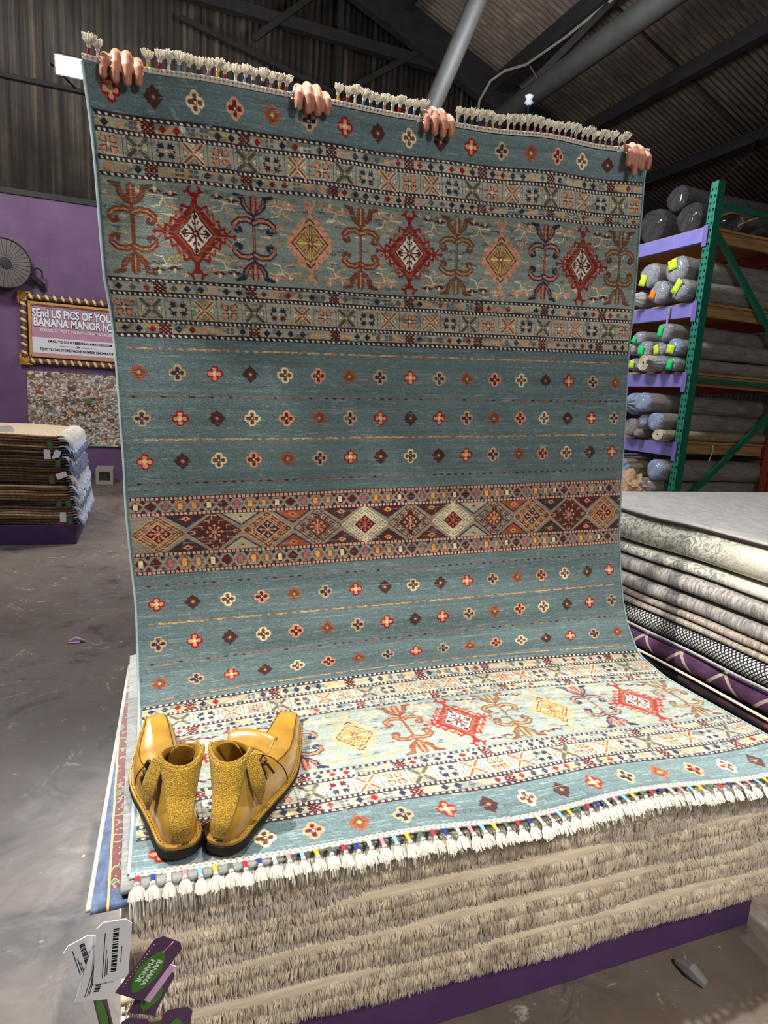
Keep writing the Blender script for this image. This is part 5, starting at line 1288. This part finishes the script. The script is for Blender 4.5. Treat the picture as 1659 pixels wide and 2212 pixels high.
def person(name, label, cx, cy, h, eL, eR, shirt, trousers, hairc, long4=False):
    r = empty(name, (cx, cy, 0), 0, label, 'person', 'people holding up the rug'); L0 = Vector((cx, cy, 0)); mb = MB(); k = h/1.70
    V = lambda x, y, z: Vector((cx+x, cy+y, z*k))
    mb.tube([V(0, 0, .84), V(0, -.005, 1.0), V(0, 0, 1.15), V(0, .0, 1.30), V(0, 0, 1.40), V(0, 0, 1.45)], [.13*k, .125*k, .125*k, .14*k, .11*k, .06*k], 20, flat=.75)
    mb.tube([V(0, .0, 1.40), V(0, -.01, 1.48), V(0, -.012, 1.53)], [.058, .052, .055], 16)
    mb.tube([V(0, -.005, 1.455), V(0, -.008, 1.50), V(0, -.008, 1.56), V(0, .0, 1.62), V(0, .004, 1.67), V(0, .006, 1.70)], [.045, .066, .078, .082, .068, .025], 20)
    mb.tube([V(0, -.075, 1.60), V(0, -.094, 1.572), V(0, -.088, 1.56)], [.008, .014, .012], 8)      # nose
    for s in (-1, 1):
        mb.tube([V(s*.078, .008, 1.60), V(s*.088, .012, 1.585), V(s*.080, .006, 1.56)], [.010, .016, .008], 8)
        mb.tube([V(s*.09, 0, .86), V(s*.10, -.01, .66), V(s*.10, -.01, .48), V(s*.10, .01, .30), V(s*.10, .015, .09)], [.088, .078, .056, .054, .038], 16)
        mb.tube([V(s*.10, .04, .05), V(s*.11, -.04, .04), V(s*.12, -.14, .03)], [.036, .036, .026], 12)
    tips = []
    for s, e in ((-1, eL), (1, eR)):
        E = Vector(e[:3]); wr, tp = hand_parts(mb, E, -s, e[3] if len(e) > 3 else 1.0, long_index=(long4 and s > 0)); tips += tp
        sh = V(s*.185, .0, 1.385); el = (sh+wr)/2+Vector((s*.0, .05, -.10)); fo = wr*.6+el*.4
        mb.tube([V(s*.06, 0, 1.40), sh, (sh+el)/2, el, fo, wr*.8+el*.2, wr], [.055, .058, .048, .040, .040, .029, .024], 16)
    mb.v = [tuple(Vector(p)-L0) for p in mb.v]
    o = mb.build('body', MAT['skin'], r)
    md = o.modifiers.new('r', 'REMESH'); md.mode = 'VOXEL'; md.voxel_size = .0029; md.use_smooth_shade = True
    m2 = o.modifiers.new('s', 'SMOOTH'); m2.factor = .5; m2.iterations = 2
    dg = bpy.context.evaluated_depsgraph_get(); me = bpy.data.meshes.new_from_object(o.evaluated_get(dg)); o.modifiers.clear(); o.data = me
    me.polygons.foreach_set('use_smooth', [True]*len(me.polygons))
    cl = MB()
    cl.tube([V(0, 0, .86), V(0, -.005, 1.0), V(0, 0, 1.15), V(0, 0, 1.30), V(0, 0, 1.41), V(0, 0, 1.45)], [.145*k, .145*k, .143*k, .155*k, .128*k, .075*k], 24, cap=False, flat=.8)
    for s, e in ((-1, eL), (1, eR)):
        wr = Vector(e[:3])+Vector((.006*s, .066, -.112)); sh = V(s*.185, 0, 1.385); el = (sh+wr)/2+Vector((s*.0, .05, -.10))
        cl.tube([V(s*.05, 0, 1.39), sh, (sh+el)/2, el*.9+sh*.1], [.068, .074, .064, .062], 18, cap=False)
    cl.v = [tuple(Vector(p)-L0) for p in cl.v]; cl.build('shirt', shirt, r, solid=.004)
    tr = MB()
    tr.tube([V(0, 0, .98), V(0, 0, .90), V(0, 0, .80)], [.140, .148, .150], 22, flat=.8)
    for s in (-1, 1): tr.tube([V(s*.085, 0, .86), V(s*.10, -.01, .66), V(s*.10, -.01, .48), V(s*.10, .01, .30), V(s*.10, .015, .07)], [.102, .092, .072, .068, .062], 18, cap=False)
    tr.v = [tuple(Vector(p)-L0) for p in tr.v]; tr.build('trousers', trousers, r, solid=.004)
    for s in (-1, 1):
        b = MB().tube([V(s*.10, .065, .045), V(s*.105, .02, .05), V(s*.11, -.06, .045), V(s*.12, -.15, .036), V(s*.122, -.175, .03)], [.030, .044, .044, .036, .020], 14)
        b.v = [tuple(Vector(p)-L0) for p in b.v]; b.build('shoe', MAT['black'], r)
    hr = MB().tube([V(0, .03, 1.53), V(0, .022, 1.60), V(0, .018, 1.66), V(0, .012, 1.70), V(0, .008, 1.715)], [.070, .088, .082, .058, .02], 20)
    hr.v = [tuple(Vector(p)-L0) for p in hr.v]; hr.build('hair', hairc, r)
    return r
def edge_pt(u, dz=0.0): p = rug_surface(np.array([u]), np.array([0.0]))[0, 0]; return (float(p[0]), float(p[1]), float(p[2])+dz)
cl1 = plain('navy_shirt_cloth', (40, 46, 70), .9, .1); cl2 = plain('grey_shirt_cloth', (96, 98, 104), .9, .1); jn = plain('dark_jeans', (46, 54, 76), .9, .1); hc = plain('dark_hair', (50, 36, 28), .6, .3)
person('person', 'person hidden behind the left half of the rug, two hands gripping its top edge', .27, 2.05, 1.64, edge_pt(.072, -.006), edge_pt(.468, -.004), cl1, jn, hc)
person('person', 'person hidden behind the right half of the rug, two hands gripping its top edge', 1.00, 2.05, 1.64, edge_pt(.782, -.004), edge_pt(1.372, -.018), cl2, jn, hc, True)
